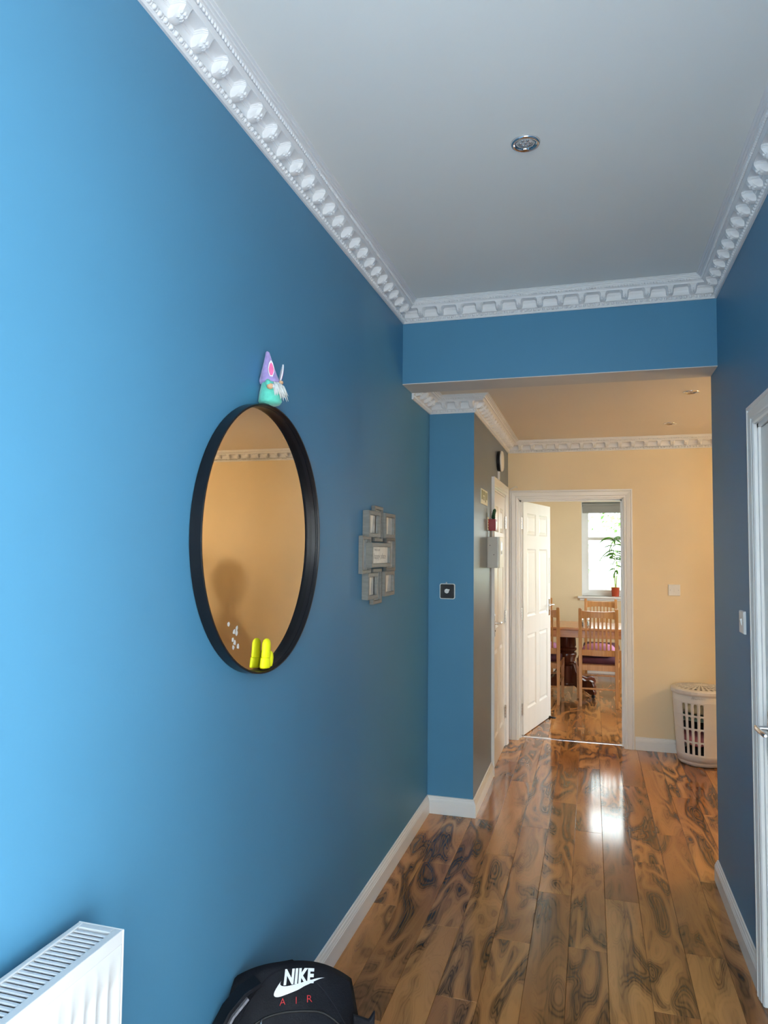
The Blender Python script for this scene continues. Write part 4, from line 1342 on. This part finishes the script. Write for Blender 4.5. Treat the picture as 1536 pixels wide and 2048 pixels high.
for ra, rb, za, zb in ((0.178, 0.196, None, None),):
    mb.add([Q(2*pi*j/n_, 0.178) for j in range(n_)]+[Q(2*pi*j/n_, 0.198) for j in range(n_)], [(j, (j+1) % n_, n_+(j+1) % n_, n_+j) for j in range(n_)])
mb.loft([[Q(2*pi*j/n_, 0.198) for j in range(n_)], [(0.207*cos(2*pi*j/n_), 0.207*sin(2*pi*j/n_), HB+0.006) for j in range(n_)],
         [(0.208*cos(2*pi*j/n_), 0.208*sin(2*pi*j/n_), HB-0.010) for j in range(n_)], [(0.204*cos(2*pi*j/n_), 0.204*sin(2*pi*j/n_), HB-0.022) for j in range(n_)]], cap=False)
lid = mb.build('lid', 'basket', bk)
b = bmesh.new(); b.from_mesh(lid.data); bmesh.ops.remove_doubles(b, verts=b.verts, dist=0.0004); bmesh.ops.recalc_face_normals(b, faces=b.faces); b.to_mesh(lid.data); b.free()
so = lid.modifiers.new('solidify', 'SOLIDIFY'); so.thickness = 0.003; so.offset = -1
# faint handwriting on the body
mb = MB()
x = 0.0
tc_ = radians(-116)
pen = [(0, 0), (0.008, 0.02), (0.014, 0), (0.004, 0.008), (0.014, 0.008), (0.020, 0.018), (0.020, 0), (0.027, 0.009), (0.030, 0.004), (0.026, 0.001), (0.034, 0.002), (0.042, 0.010), (0.040, 0.0), (0.048, 0.010),
       (0.056, 0.002), (0.055, 0.009), (0.062, 0.0), (0.066, 0.016), (0.074, 0.0), (0.068, 0.007), (0.080, 0.008), (0.084, 0.0), (0.090, 0.009), (0.096, 0.001)]
mb.tube([P(tc_+px/0.195, 0.490+pz*0.9, 0.0008) for px, pz in pen], 0.0009, 4)
mb.build('handwriting', 'pencil', bk)

def garment(z, h, r, mt_, seed, label, off=(0, 0)):
    t = thing('garment', (0.775+off[0], 5.775+off[1], z), label, 'clothing', group='laundry inside the basket')
    mb = MB(); n = 26
    rings = []
    prof = [(0.15, 0.0), (0.75, 0.02), (0.97, 0.22), (1.0, 0.5), (0.96, 0.78), (0.72, 0.97), (0.2, 1.0)]
    for k, (f, zz) in enumerate(prof):
        ring = []
        for j in range(n):
            a = 2*pi*j/n
            w_ = 1+0.05*mnoise.noise(Vector((cos(a)*2+seed, sin(a)*2, zz*3)))
            ring.append((r*f*w_*cos(a), r*f*w_*sin(a), h*zz+0.012*mnoise.noise(Vector((cos(a)*1.7, sin(a)*1.7+seed, 3)))*(1 if 0 < k < 6 else 1)))
        rings.append(ring)
    mb.loft(rings).build('fabric', mt_, t, smooth='all')
    return t
garment(0.020, 0.085, 0.138, 'darkc', 1, 'black garment at the bottom of the laundry basket seen through slots')
s_ = garment(0.135, 0.090, 0.146, 'pinkc', 2, 'pink garment halfway up inside the laundry basket')
garment(0.255, 0.030, 0.148, 'darkc', 3, 'thin dark garment lying on the pink one in the laundry basket')
garment(0.314, 0.030, 0.152, 'greenc', 4, 'sage green garment near the upper slots of the laundry basket')
garment(0.373, 0.075, 0.155, 'creamc', 5, 'cream garment on top of the laundry in the basket')

# ------------------------------------------------------------------ dining table
TX0, TX1, TY0, TY1, TZ = -1.06, 0.54, 7.74, 8.48, 0.755
tb = thing('dining_table', (-0.26, 8.11, 0), 'honey wood dining table on a dark turned pedestal', 'table')
hx, hy = (TX1-TX0)/2, (TY1-TY0)/2
MB().box(-hx, -hy, TZ-0.028, hx, hy, TZ).build('table_top', 'tabletop', tb, bevel=0.008, seg=3)
mb = MB()
ax, ay = hx-0.045, hy-0.03
mb.box(-ax, -ay, TZ-0.105, ax, -ay+0.02, TZ-0.028); mb.box(-ax, ay-0.02, TZ-0.105, ax, ay, TZ-0.028)
mb.box(-ax, -ay, TZ-0.105, -ax+0.02, ay, TZ-0.028); mb.box(ax-0.02, -ay, TZ-0.105, ax, ay, TZ-0.028)
mb.build('apron', 'tabletop', tb, bevel=0.002)
ped = MB().lathe([(0.10, 0.10), (0.108, 0.115), (0.105, 0.135), (0.088, 0.150), (0.088, 0.300), (0.080, 0.312), (0.098, 0.325), (0.100, 0.345), (0.085, 0.358), (0.090, 0.390), (0.106, 0.430),
                  (0.100, 0.455), (0.084, 0.466), (0.104, 0.480), (0.106, 0.500), (0.090, 0.512), (0.098, 0.530), (0.094, 0.62), (0.12, TZ-0.032)], 32).build('pedestal', 'mahog', tb, smooth=True, angle=50)
foot_poly = [(0.07, 0.115), (0.07, 0.330), (0.10, 0.335), (0.115, 0.295), (0.135, 0.245), (0.175, 0.195), (0.235, 0.170), (0.285, 0.185), (0.325, 0.170), (0.345, 0.130), (0.335, 0.095), (0.350, 0.070), (0.348, 0.040), (0.300, 0.036), (0.22, 0.075), (0.14, 0.085)]
for k in range(4):
    a = radians(-32+0) if k == 0 else radians([-32, 32, 148, 212][k])
    mb = MB()
    mb.prism(foot_poly, lambda p, q, t: (p*cos(a)-t*sin(a), p*sin(a)+t*cos(a), q), -0.026, 0.026)
    ft = mb.build('foot', 'mahog', tb, bevel=0.006)
    cw = MB(); c = Vector((0.325*cos(a), 0.325*sin(a), 0))
    cw.tube([c+Vector((-sin(a)*0.010, cos(a)*0.010, 0.0185)), c+Vector((sin(a)*0.010, -cos(a)*0.010, 0.0185))], 0.018, 12)
    cw.tube([c+Vector((0, 0, 0.018)), c+Vector((0, 0, 0.045))], 0.006, 6)
    cw.build('caster', 'rubber', ft, smooth=True)

# shakers
def shaker(x, y, fill, label):
    t = thing('shaker', (x, y, TZ+0.0005), label, 'shaker', group='glass shakers on the dining table')
    MB().lathe([(0.015, 0.0), (0.019, 0.003), (0.020, 0.02), (0.017, 0.055), (0.0145, 0.068), (0.0135, 0.070)], 16).build('bottle', 'shaker', t, smooth=True)
    MB().lathe([(0.014, 0.004), (0.0175, 0.006), (0.018, 0.02), (0.0155, 0.048), (0.01, 0.050)], 16).build('contents', fill, t, smooth=True)
    MB().lathe([(0.0155, 0.068), (0.016, 0.078), (0.013, 0.090), (0.004, 0.094)], 16).build('cap', 'chrome', t, smooth=True)
shaker(-0.100, 7.95, 'pepper', 'pepper shaker with dark contents on the dining table')
shaker(-0.035, 7.99, 'salt', 'salt shaker with white contents on the dining table')

# ------------------------------------------------------------------ chairs
def make_chair():
    t = thing('dining_chair', (0, 0, 0), '', 'chair', group='slatted honey wood dining chairs')
    W = 0.385                         # outer width of the back, seat towards +y
    hw = W/2
    for s_ in (-1, 1):
        mb = MB()
        rings = []
        for z, y, w_ in ((0.0005, -0.015, 0.013), (0.20, -0.006, 0.016), (0.43, 0.0, 0.0175), (0.60, -0.004, 0.0175), (0.80, -0.022, 0.0170), (0.975, -0.048, 0.0160), (0.984, -0.050, 0.0130)):
            cx = s_*(hw-0.0175)
            rings.append([(cx-w_, y-w_*1.1, z), (cx+w_, y-w_*1.1, z), (cx+w_, y+w_*1.1, z), (cx-w_, y+w_*1.1, z)])
        mb.loft(rings).build('back_leg', 'pine', t, bevel=0.003)
        mb = MB()
        cx = s_*(hw+0.010)
        mb.loft([[(cx+sx*w_, 0.375+sy*w_, z) for sx, sy in ((-1, -1), (1, -1), (1, 1), (-1, 1))] for z, w_ in ((0.0005, 0.013), (0.36, 0.019), (0.425, 0.019))])
        mb.build('front_leg', 'pine', t, bevel=0.003)
        mb = MB()
        mb.tube([(s_*(hw-0.0175), 0.0, 0.215), (s_*(hw+0.010), 0.375, 0.215)], 0.010, 8)
        mb.build('stretcher', 'pine', t, smooth=True)
        mb = MB(); cx0 = s_*(hw-0.0175); cx1 = s_*(hw+0.010)
        mb.loft([[(cx0-0.010, 0.015, 0.362), (cx0+0.010, 0.015, 0.362), (cx0+0.010, 0.015, 0.422), (cx0-0.010, 0.015, 0.422)],
                 [(cx1-0.010, 0.36, 0.362), (cx1+0.010, 0.36, 0.362), (cx1+0.010, 0.36, 0.422), (cx1-0.010, 0.36, 0.422)]])
        mb.build('side_rail', 'pine', t)
    MB().box(-hw+0.033, -0.008, 0.170, hw-0.033, 0.008, 0.186).build('stretcher', 'pine', t, bevel=0.003)
    MB().box(-hw-0.0, 0.369, 0.245, hw+0.0, 0.381, 0.262).build('stretcher', 'pine', t, bevel=0.003)
    MB().box(-hw+0.033, -0.012, 0.360, hw-0.033, 0.012, 0.416).build('seat_rail', 'pine', t, bevel=0.002)
    MB().box(-hw-0.005, 0.362, 0.360, hw+0.005, 0.384, 0.422).build('seat_rail', 'pine', t, bevel=0.002)
    # shaped top rail: flat top, curved lower edge
    def rail(z0, z1, arch, y0, nm):
        mb = MB(); n = 12
        rings = []
        for i in range(n+1):
            x = -hw+0.030+(W-0.060)*i/n
            k = 1-(2*i/n-1)**2
            yc = y0-0.014*k
            lo = z0+arch*k if arch > 0 else z0
            rings.append([(x, yc-0.010, lo+(0.0 if arch > 0 else 0)), (x, yc+0.010, lo), (x, yc+0.010, z1-0.006*(k if arch > 0 else 0)), (x, yc-0.010, z1-0.006*(k if arch > 0 else 0))])
        return mb.loft(rings).build(nm, 'pine', t, smooth=True, angle=30)
    rail(0.878, 0.958, 0.014, -0.038, 'top_rail')
    rail(0.508, 0.566, 0.0, 0.004, 'lower_rail')
    for i in range(7):
        x = -0.118+0.236*i/6+0.0
        k = 1-(x/0.16)**2
        mb = MB()
        mb.loft([[(x-0.0085, 0.004-0.014*k-0.005, 0.560), (x+0.0085, 0.004-0.014*k-0.005, 0.560), (x+0.0085, 0.004-0.014*k+0.005, 0.560), (x-0.0085, 0.004-0.014*k+0.005, 0.560)],
                 [(x-0.0085, -0.038-0.014*k-0.005, 0.895), (x+0.0085, -0.038-0.014*k-0.005, 0.895), (x+0.0085, -0.038-0.014*k+0.005, 0.895), (x-0.0085, -0.038-0.014*k+0.005, 0.895)]])
        mb.build('back_slat', 'pine', t)
    def cushion(z0, z1, y0, y1, w_, mt_, nm):
        mb = MB(); rings = []
        prof = [(0.86, 0.0), (0.97, 0.12), (1.0, 0.42), (0.98, 0.72), (0.86, 0.95), (0.4, 1.06)]
        for f, h in prof:
            ring = []
            for j in range(28):
                a = 2*pi*j/28
                cx, cy = cos(a), sin(a)
                e = 0.32
                ring.append((w_*f*math.copysign(abs(cx)**e, cx), (y0+y1)/2+(y1-y0)/2*f*math.copysign(abs(cy)**e, cy), z0+(z1-z0)*h))
            rings.append(ring)
        return mb.loft(rings).build(nm, mt_, t, smooth='all')
    cushion(0.420, 0.478, 0.020, 0.420, 0.205, 'pad', 'seat')
    return t, cushion


proto, cush = make_chair()
chairs = [((0.0665, 7.50), 0, 'honey wood chair nearest the doorway with a mauve cushion, slatted back fully visible'),
          ((-0.500, 7.50), 0, 'honey wood chair half hidden by the open dining room door'),
          ((0.110, 9.02), pi, 'honey wood chair on the window side of the table under the sill'),
          ((-0.650, 8.98), pi, 'honey wood chair across the table, mostly behind the open door')]
for i, ((x, y), a, lab) in enumerate(chairs):
    o = proto if i == 0 else copy_tree(proto)
    o.location = (x, y, 0); o.rotation_euler = (0, 0, a); o['label'] = lab
# mauve cushions on the two near chairs
for (x, y), lab in (((0.075, 7.66), 'plump mauve cushion on the chair nearest the doorway'), ((-0.49, 7.66), 'plump mauve cushion on the chair behind the open door')):
    t = thing('seat_cushion', (x, y, 0.488), lab, 'cushion', group='mauve seat cushions')
    mb = MB(); rings = []
    for f, h in [(0.5, 0.0), (0.85, 0.008), (1.0, 0.04), (0.97, 0.075), (0.8, 0.108), (0.4, 0.124), (0.05, 0.128)]:
        rings.append([(0.17*f*math.copysign(abs(cos(2*pi*j/28))**0.6, cos(2*pi*j/28)), 0.115*f*math.copysign(abs(sin(2*pi*j/28))**0.6, sin(2*pi*j/28)), h) for j in range(28)])
    mb.loft(rings).build('cover', 'pinkpad', t, smooth='all')

# ------------------------------------------------------------------ potted palm on the sill
pt = thing('potted_palm', (0.300, YW+0.025, WZ0+0.0005), 'leafy green palm in a red pot on the dining window sill', 'potted plant')
pot = MB().lathe([(0.040, 0.0), (0.043, 0.004), (0.052, 0.112), (0.054, 0.118), (0.050, 0.118), (0.047, 0.100), (0.01, 0.098)], 24).build('pot', 'terra', pt, smooth=True)
MB().lathe([(0.047, 0.096), (0.046, 0.104), (0.01, 0.108)], 20).build('soil', 'soil', pt, smooth=True)
rr = random.Random(12)
stems = [((0.0, 0, 0.10), (-0.012, 0.0, 0.35), (0.004, 0.0, 0.68)), ((0.006, 0.004, 0.10), (0.018, -0.005, 0.30), (0.010, -0.01, 0.56))]
for s_ in stems:
    MB().tube(s_, [0.006, 0.005, 0.003], 6).build('stem', 'stem', pt, smooth=True)
def frond(base, az, el, L_, w_, droop):
    b0 = Vector(base); d = Vector((cos(az), sin(az), 0)); n = 7
    side = Vector((-sin(az), cos(az), 0)); up = Vector((0, 0, 1))
    vs, fs = [], []
    for i in range(n+1):
        t = i/n
        p = b0+d*(L_*t*cos(el))+up*(L_*t*sin(el)-droop*L_*t*t)
        ww_ = w_*sin(pi*min(1, t*0.92+0.06))**0.8
        sw = side*ww_*0.75+up*ww_*0.55
        vs += [p-sw, p+up*0.0015, p+sw]
    for i in range(n):
        fs += [(3*i, 3*i+1, 3*i+4, 3*i+3), (3*i+1, 3*i+2, 3*i+5, 3*i+4)]
    o = MB().add(vs, fs).build('leaf', 'leaf', pt, smooth='all', recalc=False)
    so = o.modifiers.new('solidify', 'SOLIDIFY'); so.thickness = 0.0006
zt = [(0.56, 13), (0.70, 13), (0.44, 10), (0.34, 5)]
for z, n in zt:
    for i in range(n):
        az = rr.choice([pi, pi, pi, 0, -pi/2, -0.7*pi, -0.3*pi])+rr.uniform(-0.7, 0.7)
        if sin(az) > 0.25: az = -az
        L_ = rr.uniform(0.16, 0.30)*(1.0 if z > 0.5 else 0.75)
        if sin(az) < -0.5: L_ *= 0.7
        frond((-0.005+rr.uniform(-.008, .008), 0, z+rr.uniform(-0.06, 0.07)), az, rr.uniform(-0.15, 0.75), L_, rr.uniform(0.012, 0.020), rr.uniform(0.5, 1.1))

bpy.context.view_layer.update()
